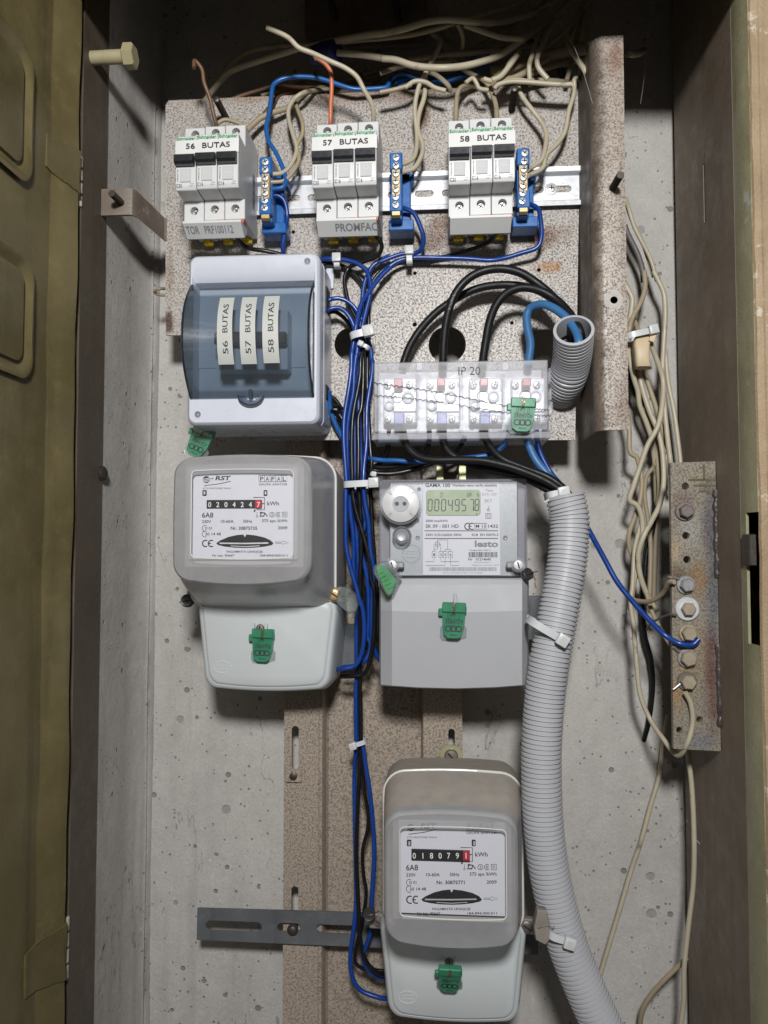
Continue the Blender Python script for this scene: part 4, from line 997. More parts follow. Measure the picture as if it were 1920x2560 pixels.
    if False:
        k = MB(); nu = 16; rows = []
        for t_ in (.06, .3, .6, .90):
            yy = DR + (DX + .012 - DR) * t_; zz_ = rz1 + .0030 + (a.z + .0065 - rz1 - .003) * t_; wl = rx0 + .006 + (a.x - rx0) * t_; wr_ = rx1 - .006 + (b.x - rx1) * t_
            rows.append([(wl + (wr_ - wl) * i / nu, yy, zz_ + .0004 - .0058 * t_ * 0 - (.003 + .0015 * t_) * ((2 * i / nu - 1) ** 2)) for i in range(nu + 1)])
        k.loft(rows, closed=False); k.build('dust_layer', M['dust'], cs)
    k = MB(); k.loft([wr(.0006, DX + .0008)], False, True); k.build('window_pane', M['clear_thin'], cs)
    bead = wr(.0008, DX - .0001); k = MB(); k.tube(bead + bead[:1], .00045, 6); k.build('window_bead', M['meter_rim'], cs)
    # nameplate and the works behind it
    pa = U(plate[0], plate[1], .598); pb = U(plate[2], plate[3], .598); k = MB(); k.box(pa.x, pb.x, .598, .600, pb.z, pa.z, .0006); np_ = k.build('nameplate', M['plate_white'], m_)
    k = MB(); k.box(pa.x - .004, pb.x + .004, .602, .648, pb.z - .006, pa.z + .004); k.build('works', M['meter_base'], m_)
    nameplate(np_, z, f, .598, digits, serial, 6)
    # side ears with sealing screws
    return m_, tc_, (x0, x1, zt, zb_, rx0, rx1)
sz = lambda z, *v: [S(z, v[i], v[i + 1])[j] for i in range(0, len(v), 2) for j in (0, 1)]
f1 = lambda x, y: (x, y)
f3 = lambda x, y: (482 + (x - 282) * .9294, 978 + (y - 577) * .992)
b_ = sz('m1', 66, 112, 1160, 1076); w_ = sz('m1', 205, 200, 1028, 900); pl_ = sz('m1', 175, 170, 1075, 925)
m1, tc1, g1 = induction_meter('induction_meter', 'electricity meter reading 0204247, under the distribution box', b_, w_, sz('m1', 190, 92, 1395, 0)[:3], (494, 1512, 840, 1717), 'm1', f1, pl_, '0204247', '30875735', False)
b_ = sz('m3', 345, 592, 1278, 1512); w_ = sz('m3', 443, 672, 1205, 1328); pl_ = sz('m3', 420, 610, 1215, 1318)
m3, tc3, g3 = induction_meter('induction_meter', 'lowest electricity meter, dusty on top, reading 0180791', b_, w_, sz('m3', 315, 270, 1330, 0)[:3], sz('m3', 298, 1400, 1352, 2062), 'm3', f3, pl_, '0180791', '30875771', True)
# ear screws and hanger tabs
def ear(par, z, x, y, D, mat, r_=.0050):
    q = UZ(z, x, y, D); k = MB(); k.box(q.x - .008, q.x + .008, D, D + .007, q.z - .0065, q.z + .006, .0012); e_ = k.build('sealing_ear', M['seal_smoke'], par)
    screw('sealing_screw', (q.x, D, q.z), r_, e_ and par, mat, 'slot', h=.0022, ang=R(35))
ear(m1, 'm1', 1378, 1215, .650, M['brass']); ear(m1, 'm1', 228, 1232, .668, M['bolt_rusty'], .0035)
ear(m3, 'm3', 1360, 1388, .655, M['bolt_rusty']); ear(m3, 'm3', 280, 1350, .665, M['bolt_rusty'], .004)
def hanger(par, x, y, wpx, hpx, D):
    q = U(x, y, D); w2 = wpx * D / FPX / 2; h_ = hpx * D / FPX
    ol = [(q.x - w2, q.z - h_)] + [(q.x + w2 * math.cos(R(180 - 180 * i / 14)), q.z - w2 + w2 * math.sin(R(180 - 180 * i / 14))) for i in range(15)] + [(q.x + w2, q.z - h_)]
    hl = circ(q.x, q.z - w2 * .95, w2 * .45, 16)
    o = flat_plate('hanger_tab', M['yellow_zinc'], ol, [hl], D, .0018, par)
    return Vector((q.x, D, q.z - w2 * .95)), w2, o
c, w2, o = hanger(m3, 1128, 1863, 54, 42, .708); screw('hanging_screw', (c.x, .7078, c.z), w2 * .62, m3, M['bolt_rusty'], 'slot', h=.004, dome=.0016, ang=.8)

# ================================================================ ELECTRONIC METER
g = thing('electronic_meter', 'grey electronic meter with green display reading 0004957.8', 'electricity meter', (U(1135, 1500, .70).x, .703, U(1135, 1718, .64).z))
DG = .632
gx0, gx1 = UZ('ga', 158, 500, .645).x, UZ('ga', 1385, 500, .645).x; gz1 = UZ('ga', 770, 125, .645).z; gz0 = UZ('ga', 770, 938, .645).z
k = MB(); k.loft([rr(gx0 - .001, gx1 + .001, gz0 - .08, gz1, .003, .703), rr(gx0, gx1, gz0 - .08, gz1, .003, .652)], True, True); k.build('housing', M['gama_side'], g)
k = MB(); k.loft([rr(gx0 + .0005, gx1 - .0005, gz0, gz1 - .0005, .003, .6525), rr(gx0 + .001, gx1 - .001, gz0, gz1 - .001, .003, DG + .001), rr(gx0 + .002, gx1 - .002, gz0 + .001, gz1 - .002, .0025, DG)], False, True); gc = k.build('clear_cover', M['clear_thin'], g)
a = UZ('ga', 245, 930, .643); b = UZ('ga', 1308, 140, .643); k = MB(); k.box(a.x, b.x, .643, .6525, a.z, b.z, .0008); fp = k.build('face_plate', M['gama_plate'], g)
DLb = .6424
a = UZ('ga', 521, 922, DLb); b = UZ('ga', 1160, 147, DLb); k = MB(); k.box(a.x, b.x, DLb, .6428, a.z, b.z, .0002); lbp = k.build('printed_label', M['plate_white'], fp)
ik = MB(); gy = MB(); DT = DLb - .0002
def G(s, x0, x1, yb, h, bold=.012, mbx=None): ztext(mbx or ik, 'ga', s, x0, x1, yb, h, DT, bold)
def GL(pts, wd, mbx=None): zline(mbx or ik, 'ga', pts, wd, DT)
G('GAMA 100', 542, 748, 190, 28, .02); G('Vienfazis vieno tarifo skaitiklis', 765, 1135, 186, 20); G('Tipas', 1038, 1103, 227, 20, 0, gy); G('G1A 152*', 1012, 1138, 261, 20, 0, gy); G('3K7', 1032, 1095, 318, 26, 0, gy)
GL([(1065, 345), (1065, 372)], .0003); GL([(1065 + 9 * math.cos(i * .5), 380 + 9 * math.sin(i * .5)) for i in range(14)], .0004)
GL([(1043, 410), (1088, 410), (1088, 453), (1043, 453), (1043, 410)], .0004); GL([(1054, 421), (1077, 421), (1077, 442), (1054, 442), (1054, 421)], .0004)
G('2000 imp/kWh', 545, 727, 480, 18); G('SK 09 - 001 HD', 545, 818, 529, 28); 
for xx in (895, 930): GL([(xx + 26 * math.cos(R(60 + 12 * i)), 517 - 26 * math.sin(R(60 + 12 * i))) for i in range(21)], .0008)
GL([(908, 517), (925, 517)], .0008)
GL([(950, 492), (1052, 492), (1052, 540), (950, 540), (950, 492)], .0004); G('M 13', 960, 1043, 528, 26); G('1432', 1064, 1145, 528, 26)
GL([(535, 554), (1145, 554)], .0006); G('230V 0,25-5(60)A 50Hz', 545, 842, 596, 19); G('Kl.B  EN 50470-3', 928, 1147, 596, 19); GL([(535, 618), (1145, 618)], .0006)
G('lesto', 952, 1147, 686, 50, .035, gy)
G('* Kodas 220 C100 V1', 900, 1085, 720, 10); 
random.seed(3); x = 900
while x < 1138:
    w_ = random.choice((2, 3, 5)); GL([(x + w_ / 2, 730), (x + w_ / 2, 774)], w_ * .30139 * .645 / FPX); x += w_ + random.choice((2, 3, 4))
x = 575
while x < 1130:
    w_ = random.choice((2, 3, 5)); GL([(x + w_ / 2, 856), (x + w_ / 2, 888)], w_ * .30139 * .645 / FPX, gy); x += w_ + random.choice((2, 3, 4))
G('Nr   01214640', 898, 1085, 800, 20); G('5018.09.3A6Fv11', 950, 1090, 820, 9, 0, gy); G('Pagaminta Lietuvoje  2013', 932, 1152, 843, 10, 0, gy); G('G1A.152*.220.C100.V1 01214640', 690, 1015, 908, 12, 0, gy)
for (x0, x1, s) in ((598, 630, '1'), (655, 687, '3'), (690, 722, '4'), (734, 768, '6')):
    GL([(x0, 725), (x1, 725), (x1, 775), (x0, 775), (x0, 725)], .0003); G(s, x0 + 10, x1 - 10, 763, 22)
GL([(642 + 20 * math.cos(i * .35), 665 + 20 * math.sin(i * .35)) for i in range(19)], .0003); GL([(642, 630), (642, 708), (614, 708)], .0003); GL([(614, 668), (614, 725)], .0003); GL([(622, 665), (670, 665), (670, 725)], .0003)
GL([(642, 630), (727, 630), (727, 708)], .0003); GL([(706, 725), (706, 708), (750, 708), (750, 725)], .0003); GL([(614, 775), (614, 810), (545, 810)], .0003); GL([(706, 775), (706, 842), (545, 842)], .0003); GL([(671, 775), (671, 810), (820, 810)], .0003); GL([(751, 775), (751, 842), (820, 842)], .0003)
ik.build('printed_text', M['ink'], lbp); gy.build('grey_print', M['grey_ink'], lbp)
# display
a = UZ('ga', 548, 430, DLb); b = UZ('ga', 1000, 213, DLb); k = MB(); k.loft([rr(a.x, b.x, a.z, b.z, .003, DLb - .0002), rr(a.x + .0004, b.x - .0004, a.z + .0004, b.z - .0004, .0028, DLb - .0006)], True, True); lc = k.build('display', M['lcd'], g)
k = MB(); DSg = DLb - .0008
SEG = {'0': 'abcdef', '1': 'bc', '2': 'abged', '3': 'abgcd', '4': 'fgbc', '5': 'afgcd', '6': 'afgecd', '7': 'abc', '8': 'abcdefg', '9': 'abcfgd'}
def seg(ch_, x0, x1, y0, y1, wd):
    ym = (y0 + y1) / 2; sl = 4; e_ = 3
    L_ = {'a': [(x0 + e_, y0), (x1 - e_, y0)], 'g': [(x0 + e_, ym), (x1 - e_, ym)], 'd': [(x0 + e_, y1), (x1 - e_, y1)], 'f': [(x0, y0 + e_), (x0, ym - e_)], 'b': [(x1, y0 + e_), (x1, ym - e_)], 'e': [(x0, ym + e_), (x0, y1 - e_)], 'c': [(x1, ym + e_), (x1, y1 - e_)]}
    for c_ in SEG[ch_]: zline(k, 'ga', [(x + sl * (y1 - y) / (y1 - y0), y) for x, y in L_[c_]], wd, DSg)
for i, ch_ in enumerate('0004957'): seg(ch_, 563 + 56 * i + (10 if i == 6 else 0), 596 + 56 * i + (8 if i == 6 else 0), 295, 388, .00085)
seg('8', 953, 984, 292, 386, .00085); zline(k, 'ga', [(940, 376), (944, 388)], .0008, DSg); seg('0', 667, 682, 236, 275, .0005)
ztext(k, 'ga', 'kW', 888, 928, 275, 40, DSg); ztext(k, 'ga', 'h', 972, 988, 275, 38, DSg); ztext(k, 'ga', 'v', 960, 976, 422, 22, DSg, .02); k.build('segments', M['lcd_seg'], lc)
# optical port disc, button, emblem, screws
c = UZ('ga', 338, 330, DG - .002); r_ = abs(UZ('ga', 498, 330, DG - .002).x - c.x)
k = MB(); k.lathe((c.x, DG + .001, c.z), (0, -1, 0), [(r_ * 1.08, 0), (r_ * 1.08, .002), (r_ * 1.0, .003), (r_ * .98, .0022)], 40); pd = k.build('port_surround', M['clear'], g)
k = MB(); k.lathe((c.x, DG - .0012, c.z), (0, -1, 0), [(r_ * .96, 0), (r_ * .96, .0012), (r_ * .93, .0015)], 40); k.build('magnetic_disc', M['white_metal'], pd)
k = MB(); k.lathe((c.x, DG - .0027, c.z), (0, -1, 0), [(r_ * .43, 0), (r_ * .42, .0004)], 28); k.build('port_face', M['gama_grey'], pd)
for sx in (-1, 1):
    k = MB(); k.lathe((c.x + sx * r_ * .2, DG - .0031, c.z), (0, -1, 0), [(r_ * .11, 0), (r_ * .10, .0003)], 14); k.build('optical_eye', M['blackbox'], pd)
for an in (35, 65, 125, 145, 215, 235, 305, 325):
    k = MB(); d_ = Vector((math.cos(R(an)), 0, math.sin(R(an)))); p_ = Vector((c.x, DG - .0028, c.z)); n_ = Vector((-d_.z, 0, d_.x)); s2 = n_ * (r_ * .1) * (1 if an in (35, 125, 215, 305) else -1)
    k.strip([((p_ + d_ * r_ * .66 + s2).x, (p_ + d_ * r_ * .66 + s2).z), ((p_ + d_ * r_ * .92 + s2).x, (p_ + d_ * r_ * .92 + s2).z)], .0005, DG - .0028); k.build('disc_groove', M['grey_ink'], pd)
c = UZ('ga', 345, 595, DG); k = MB(); k.lathe((c.x, .643, c.z), (0, -1, 0), [(.0078, 0), (.0078, .0095), (.0068, .0105), (.0060, .009)], 30); bt_ = k.build('button_collar', M['clear'], g)
k = MB(); k.lathe((c.x, .640, c.z), (0, -1, 0), [(.0050, 0), (.0050, .006), (.0042, .0068), (.0030, .0064), (.0, .0064)], 26, True, False); k.build('button', M['gama_plate'], bt_)
c = UZ('ga', 425, 745, .643); k = MB(); k.lathe((c.x, .643, c.z), (0, -1, 0), [(.0080, 0), (.0078, .0004), (.0070, .0004), (.0068, .0001)], 30, False, False)
for dz in (-.003, 0, .002): k.box(c.x - .005, c.x + .005, .6426, .6431, c.z + dz, c.z + dz + .0008)
k.build('moulded_emblem', M['gama_plate'], fp)
for (x, y, r0) in ((490, 210, .0016), (475, 470, .0018), (478, 612, .0018), (1205, 612, .0019), (1300, 908, .0019)):
    c = UZ('ga', x, y, .643); k = MB(); k.lathe((c.x, .6431, c.z), (0, -1, 0), [(r0, 0), (r0, .0006), (r0 * .6, .0002)], 14); k.build('face_rivet', M['gama_side'], fp)
for (x, y, s_) in ((265, 838, 1), (1315, 838, -1)):
    c = UZ('ga', x, y, DG - .002); k = MB(); k.lathe((c.x, DG + .006, c.z), (0, -1, 0), [(.0060, 0), (.0060, .0062), (.0052, .0068), (.0045, .006)], 22); k.build('screw_collar', M['clear'], g)
    screw('cover_screw', (c.x, DG + .0005, c.z), .0040, g, M['white_metal'], 'slot', h=.0022, ang=R(75))
    e_ = UZ('ga', x + s_ * 100, y, DG); k = MB(); k.box(min(c.x, e_.x), max(c.x, e_.x), DG + .0015, DG + .006, c.z - .0028, c.z + .0028, .0012); k.build('clip_groove', M['gama_plate'], g)
# terminal cover
cols = [(160, .652), (172, .640), (265, .6275), (480, .6260), (800, .6255), (1120, .6260), (1345, .6275), (1388, .640), (1400, .652)]
rows = [(948, .0100), (1000, .0060), (1100, .0028), (1207, .0), (1212, -.0002), (1500, .0045), (1700, .0080), (1828, .0105), (1836, .0125)]
V = []; k = MB()
for j, (yy, dy) in enumerate(rows):
    ring = []
    for i, (xx, dd) in enumerate(cols):
        u = (xx - 780) / 620; bow = (1 - u * u) * (0 if j < 2 else (18 if j in (3, 4) else (32 if j >= 7 else 8)))
        D_ = dd + dy * (1 if 1 < i < 7 else .6); ring.append(UZ('ga', xx, yy + bow, D_))
    V.append(ring)
top = [Vector((p.x, .700, p.z)) for p in V[0]]; bot = [Vector((p.x, .700, p.z)) for p in V[-1]]
k.loft([top] + V + [bot], closed=False)
for s_ in (0, -1):
    side = [r_[s_] for r_ in [top] + V + [bot]]; k.loft([side, [Vector((p.x, .700, p.z)) for p in side]], closed=False)
tcg = k.build('terminal_cover', M['gama_grey'], g, 12)
for (x, y) in ((190, 1278), (1393, 1265)):
    c = UZ('ga', x, y, .640); k = MB(); k.lathe((c.x, .6415, c.z), (0, -1, 0), [(.0016, 0), (.0016, .0012), (.0008, .0004)], 12); k.build('dimple', M['meter_rim'], tcg)
c = UZ('ga', 790, 1158, .625); k = MB(); k.tube([UZ('ga', 792, 1160, .6235), UZ('ga', 790, 1075, .6265)], lambda i: .0022 if i == 0 else .0012, 10); k.build('sealing_pin', M['gama_grey'], tcg)
for sx in (-1, 1):
    q = U(1128 + sx * 28, 1180, .706); k = MB(); k.box(q.x - .0035, q.x + .0035, .704, .707, q.z - .012, q.z + .006, .0006); k.build('hanger_leg', M['yellow_zinc'], g)
q = U(1128, 1168, .706); k = MB(); k.lathe((q.x, .706, q.z), (0, -1, 0), [(.007, 0), (.007, .003), (.005, .005)], 18); k.build('hanging_screw', M['stud'], g)
for k_, (x, y) in enumerate(((868, 1615), (1330, 1545))):
    q = U(x, y, .708); k = MB(); k.box(q.x - .010, q.x + .010, .7085, .7125, q.z - .02, q.z + .02, .0008)
    tag(k.build('mounting_lug', M['bluesteel']), ('bluish steel lug between the reading-0204247 meter and the wire bundle' if k_ == 0 else 'bluish steel lug between the electronic meter and the conduit'), 'lug')

# ================================================================ SEALS
def local(c, rot, tilt=0.):
    Rm = Matrix.Rotation(rot, 3, 'Y') @ Matrix.Rotation(tilt, 3, 'X')
    return lambda x, y, z: c + Rm @ Vector((x, y, z))
def seal_tag(label, c, rot, num, w_=.0205, h_=.027, tilt=0.):
    o = thing('seal_tag', label, 'seal', c, 'green numbered seals'); Lc = local(Vector(c), rot, tilt)
    def emit(name, mat, mb0, sharp=35):
        mb0.v = [Lc(*p) for p in mb0.v]; return mb0.build(name, mat, o, sharp)
    hw = w_ / 2
    k = MB(); ol = [(-hw * .80, 0), (-hw * .92, h_ * .30), (-hw * .98, h_ * .66), (hw * .98, h_ * .66), (hw * .92, h_ * .30), (hw * .62, -h_ * .05), (hw * .40, -h_ * .10), (-hw * .45, -h_ * .10)]
    k.prism(ol, -.0048, -.0012); bd = emit('body', M['seal'], k)
    k = MB(); k.box(-hw, hw, -.0066, -.001, h_ * .62, h_ * .90, .0007); k.box(-hw * 1.32, -hw * .9, -.005, -.002, h_ * .50, h_ * .72, .0008); k.box(hw * .9, hw * 1.05, -.006, -.002, h_ * .6, h_ * .80, .0006); emit('lid', M['seal'], k)
    k = MB(); k.prism([(-hw * 1.12, -h_ * .06), (-hw * 1.12, h_ * .18), (-hw * .8, h_ * .26), (hw * .9, h_ * .26), (hw * 1.12, h_ * .18), (hw * 1.12, -h_ * .05), (hw * .4, -h_ * .14), (-hw * .9, -h_ * .16)], -.0009, -.0002); emit('clear_flap', M['seal_clear'], k)
    for sx in (-.45, .45):
        k = MB(); k.box(hw * sx - .0008, hw * sx + .0008, -.0054, -.0047, h_ * .44, h_ * .60, .0003); emit('locking_rib', M['seal'], k)
    k = MB(); yt = -.00505
    text(k, num, (-hw * .72, h_ * .31), (hw * .78, h_ * .31), h_ * .125, yt, .0); text(k, 'eso', (-hw * .28, -h_ * .035), (hw * .30, -h_ * .035), h_ * .07, yt)
    for i in (-1, 0, 1):
        k.strip([(hw * .42 * i + hw * .27 * math.cos(t_ * .449), h_ * .165 + hw * .22 * math.sin(t_ * .449)) for t_ in range(15)], .0009, yt - .00005 * i)
    emit('printed_number', M['ink'], k)
    k = MB(); k.tube(catmull([(-.001, -.0072, h_ * .92), (.001, -.0074, h_ * .80), (-.0008, -.0070, h_ * .70), (.001, -.0056, h_ * .56)], 4), .0003, 5); k.tube(catmull([(.001, -.0072, h_ * .92), (-.001, -.0074, h_ * .80), (.0008, -.0070, h_ * .70), (-.002, -.0056, h_ * .54)], 4), .0003, 5); emit('twisted_wire', M['copper'], k)
    return o
def tagpos(px, py, D): return U(px, py, D)
seal_tag('green seal 3884707 hanging under the distribution box, tilted', tagpos(490, 1133, .665), R(24), '3884707', .0195, .0265)
seal_tag('green seal 3884706 on the clear IP 20 terminal cover', tagpos(1304, 1072, DI - .0012), R(3), '3884706', .0200, .0275)
seal_tag('green seal 3884708 on the terminal cover of the meter reading 0204247', tagpos(658, 1644, .6488), R(2), '3884708', .0185, .0275)
seal_tag('green seal 3884709 on the terminal cover of the electronic meter', tagpos(1133, 1585, .6262), R(2), '3884709', .0190, .0285)
seal_tag('green seal 3884710 on the terminal cover of the lowest meter', tagpos(1124, 2462, .6440), R(1), '3884710', .0185, .0255, R(20))
for par, (x, y), D, nm in ((tc1, (651, 1570), .650, 1), (tc3, (1123, 2404), .650, 3)):
    q = U(x, y, D); screw('sealing_screw', (q.x, D, q.z), .0034, par, M['bolt_rusty'], 'slot', h=.003, ang=R(90))
    for s_ in (-1, 1):
        k = MB(); k.box(q.x + s_ * .0055 - .0012, q.x + s_ * .0055 + .0012, D - .004, D + .001, q.z - .004, q.z + .0045, .0005); k.build('seal_lug', M['meter_white'], par)
# other seals
def blob(name, label, mat, poly, z, D, th, extra=None):
    P_ = [UZ(z, x, y, D) for x, y in poly]; k = MB(); c = sum(P_, Vector()) / len(P_)
    ins = lambda t_, y: [Vector((c.x + (p.x - c.x) * t_, y, c.z + (p.z - c.z) * t_)) for p in P_]
    o = thing(name, label, 'seal', (c.x, D, min(p.z for p in P_))); k.loft([ins(.93, D + th), ins(1, D + th * .8), ins(1, D + th * .15), ins(.92, D)], True, True); k.build('shell', mat, o, 30)
    return o, c
o, c = blob('plug_seal', 'clear plastic seal with bright green insert at the electronic meter', M['seal_clear'], [(112, 850), (160, 812), (230, 805), (345, 935), (330, 960), (275, 1085), (240, 1102), (215, 1090), (110, 905)], 'ga', .619, .009)
k = MB(); P_ = [UZ('ga', x, y, .6195) for x, y in [(135, 860), (165, 835), (210, 850), (300, 965), (262, 1070), (238, 1085), (215, 1060), (165, 940)]]; k.prism([(p.x, p.z) for p in P_], .6195, .626); k.build('insert', M['seal_dark'], o)
k = MB(); k.tube(catmull([UZ('ga', x, y, .6215) for x, y in [(140, 880), (190, 920), (180, 950), (220, 940), (230, 980)]], 4), .0004, 5); k.build('seal_thread', M['brass'], o)
for i in range(6):
    p0 = UZ('ga', 225 + 16 * i, 830 + 19 * i, .6205); k = MB(); k.box(p0.x - .0004, p0.x + .0004, .6203, .6225, p0.z - .0034, p0.z + .003, rot=Matrix.Rotation(R(-40), 3, 'Y')); k.build('grip_rib', M['seal_clear'], o)
for i in range(5):
    p0 = UZ('ga', 165 + 22 * i, 905 + 30 * i, .6192); k = MB(); k.box(p0.x - .0028, p0.x + .0028, .6185, .6200, p0.z - .0005, p0.z + .0005, .0002, rot=Matrix.Rotation(R(-25), 3, 'Y')); k.build('insert_rib', M['seal_dark'], o)
o, c = blob('plug_seal', 'clear numbered plastic seal at the right ear of the meter reading 0204247', M['seal_clear'], [(1450, 1150), (1500, 1160), (1555, 1215), (1578, 1300), (1560, 1355), (1500, 1372), (1440, 1330), (1395, 1285), (1405, 1200)], 'm1', .640, .009)
k = MB(); a = UZ('m1', 1465, 1300, .6395); b = UZ('m1', 1520, 1205, .6395); text(k, '0021305', (a.x, a.z), (b.x, b.z), .0022, .6396); k.build('printed_number', M['ink'], o)
for i in range(4):
    p0 = UZ('m1', 1432 + i * 14, 1185 + i * 3, .639); k = MB(); k.box(p0.x - .0005, p0.x + .0005, .6388, .641, p0.z - .004, p0.z + .004, rot=Matrix.Rotation(R(-15), 3, 'Y')); k.build('grip_rib', M['seal_clear'], o)
o, c = blob('plug_seal', 'dusty clear plastic seal at the right ear of the lowest meter', M['seal_smoke'], [(1435, 1270), (1505, 1275), (1530, 1370), (1525, 1490), (1495, 1525), (1425, 1490), (1410, 1390)], 'm3', .600, .010)
k = MB(); k.tube(catmull([UZ('m3', x, y, .5990) for x, y in [(1440, 1400), (1500, 1380), (1540, 1392), (1565, 1385)]], 4), .0004, 5); k.build('seal_thread', M['stud'], o)
def disc_seal(label, z, x, y, r_, D, ax=(0, -1, .1)):
    q = UZ(z, x, y, D); o = thing('lead_seal', label, 'seal', (q.x, D, q.z - r_)); k = MB(); k.lathe(q, ax, [(r_ * .9, -.0025), (r_, -.0015), (r_, .0012), (r_ * .88, .0018), (r_ * .7, .0014), (r_ * .3, .0015)], 22); k.build('disc', M['lead'], o)
    k = MB(); k.tube(catmull([q + Vector((-r_ * 1.3, 0, -r_ * .3)), q + Vector((-r_ * .4, -.0022, 0)), q + Vector((r_ * .5, -.0022, .001)), q + Vector((r_ * 1.6, .002, .002))], 4), .0004, 5); k.build('seal_thread', M['stud'], o)
disc_seal('black round seal at the left ear of the meter reading 0204247', 'm1', 162, 1267, .0058, .660); disc_seal('black round seal on the wires left of the lowest meter', 'm3', 212, 1298, .0052, .652); disc_seal('black seal under the right screw of the electronic meter', 'ga', 1392, 912, .0050, .634, (.5, -.8, .4))
k = MB(); k.tube(catmull([UZ('ga', x, y, .634) for x, y in [(1430, 925), (1455, 960), (1450, 990), (1462, 1030)]], 6), .0005, 5); tag(k.build('copper_thread', M['copper']), 'short frayed copper thread hanging from the black seal', 'thread')

# ================================================================ EARTH BAR
DE = .640
eb = thing('earth_bar', 'stained steel earthing bar with hex bolts welded to the lining', 'earth bar', (U(1735, 1870, DE).x, DE, U(1735, 1874, DE).z))
ol = [U(1676, 1157, DE), U(1789, 1153, DE), U(1797, 1878, DE), U(1684, 1872, DE)]
ol[1].x = ol[2].x = XR - .0005
ehole = lambda x, y, r_: (lambda q: circ(q.x, q.z, r_, 16))(UZ('e', x, y, DE))
eo = ORG[eb.name]
def est(x, y, rx, ry, c, s): q = UZ('e', x, y, DE); return ((q.x - eo.x, q.z - eo.z), (rx, ry), c, s)
M['earthbar'] = hammered('stained_earth_bar_paint', (.27, .24, .19), (.12, .10, .08), .10, [est(395, 560, .010, .055, (.10, .09, .10), .85), est(410, 1050, .007, .06, (.10, .11, .13), .8), est(400, 1650, .008, .05, (.11, .045, .04), .8), est(300, 900, .010, .016, (.26, .15, .07), .7), est(160, 880, .012, .010, (.12, .08, .05), .8), est(190, 350, .012, .010, (.16, .10, .09), .7), est(150, 1750, .006, .018, (.34, .19, .08), .7), est(240, 1500, .014, .03, (.30, .20, .09), .5), est(330, 2080, .016, .010, (.16, .17, .19), .7), est(250, 560, .010, .02, (.33, .33, .31), .6), est(140, 700, .006, .012, (.42, .32, .2), .6)], rust=.4)
flat_plate('bar', M['earthbar'], [(p.x, p.z) for p in ol], [ehole(210, 245, .0030), ehole(215, 600, .0030), ehole(222, 772, .0030), ehole(312, 1920, .0026), ehole(168, 1997, .0026)], DE, .005, eb)
for i, (x, y, rw, rh, hm, wm) in enumerate(((215, 425, 66, 46, 'bolt_rusty', 'bolt_rusty'), (222, 955, 64, 46, 'bolt_grey', 'bolt_grey'), (232, 1128, 82, 46, 'bolt_tan', 'zinc'), (238, 1305, 62, 48, 'bolt_tan', 'bolt_tan'), (234, 1483, 68, 52, 'bolt_tan', 'bolt_grey'), (232, 1652, 66, 50, 'bolt_tan', 'bolt_rusty'))):
    q = UZ('e', x, y, DE - .004); s_ = .34816 * DE / FPX; k = MB()
    k.lathe((q.x, DE, q.z), (0, -1, 0), [(rw * s_, 0), (rw * s_, .0018), (rw * s_ * .95, .0022)], 26); wsr = k.build('washer', M[wm], eb)
    k = MB(); k.lathe((q.x, DE - .002, q.z), (0, -1, 0), [(rh * s_ * 1.06, 0), (rh * s_ * 1.06, .0046), (rh * s_ * .90, .0056)], 6, ph=random.uniform(0, 1)); k.build('hex_head', M[hm], eb, 20)
k = MB(); y = DE - .0003
for pts in ([(345, 90), (345, 197)], [(232, 200), (430, 198)], [(270, 242), (430, 240)], [(305, 283), (390, 281)]): zline(k, 'e', pts, .0016, y)
k.build('stamped_earth_sign', M['olive'], eb)
k = MB(); rings = []; random.seed(5)
pts = [UZ('e', x, yy, DE + .001) for x, yy in ((442, 270), (440, 420), (428, 600), (436, 800), (440, 900))]
pts2 = [UZ('e', x, yy, DE + .001) for x, yy in ((436, 1380), (450, 1600), (462, 1760), (452, 1960))]
for ps in (pts, pts2):
    P_ = [p + Vector((random.uniform(-.0005, .0005), random.uniform(-.0004, .0004), 0)) for p in catmull([Vector((XR - .0008, p.y - .001, p.z)) for p in ps], 10)]
    k = MB(); k.tube(P_, lambda i: .0024 + .0004 * math.sin(i * .9), 10); k.build('weld_bead', M['weld'], eb, 60)

# ================================================================ CONDUITS
def conduit(path, r_, pitch, mat, name, parent=None, sub=10, hollow=True):
    P_ = catmull(path, 40); L_ = [0]
    for i in range(1, len(P_)): L_.append(L_[-1] + (P_[i] - P_[i - 1]).length)
    n = int(L_[-1] / pitch); prof = ((0, .0), (.10, 1.), (.62, 1.), (.74, .0)); out = []; rad = []
    import bisect
    def at(s_):
        i = min(max(bisect.bisect_right(L_, s_) - 1, 0), len(P_) - 2); t_ = (s_ - L_[i]) / max(1e-9, L_[i + 1] - L_[i]); return P_[i].lerp(P_[i + 1], t_)
    for i in range(n):
        for (u, v) in prof:
            out.append(at((i + u) * pitch)); rad.append(r_ - .0013 * (1 - v))
    k = MB(); k.tube(out, lambda j: rad[j], 30, False)
    k2 = MB(); k2.tube(out[:24], lambda j: r_ - .0024, 30, False)
    # cut end ring
    a = [v for v in k.v[:30]]; b = [v for v in k2.v[:30]]; k.add(k2.v, k2.f); k.loft([a, b])
    return k.build(name, mat, parent, 50), out
up_path = [UZ('a4', 1437, 478, .613), UZ('a4', 1434, 560, .626), UZ('a4', 1424, 670, .645), UZ('a4', 1400, 780, .661), UZ('a4', 1362, 865, .683), UZ('a4', 1330, 905, .715)]
o, _ = conduit(up_path, .0160, .0036, M['conduit'], 'conduit'); tag(o, 'short grey corrugated conduit swallowing the four thick cables above the IP 20 box', 'conduit')
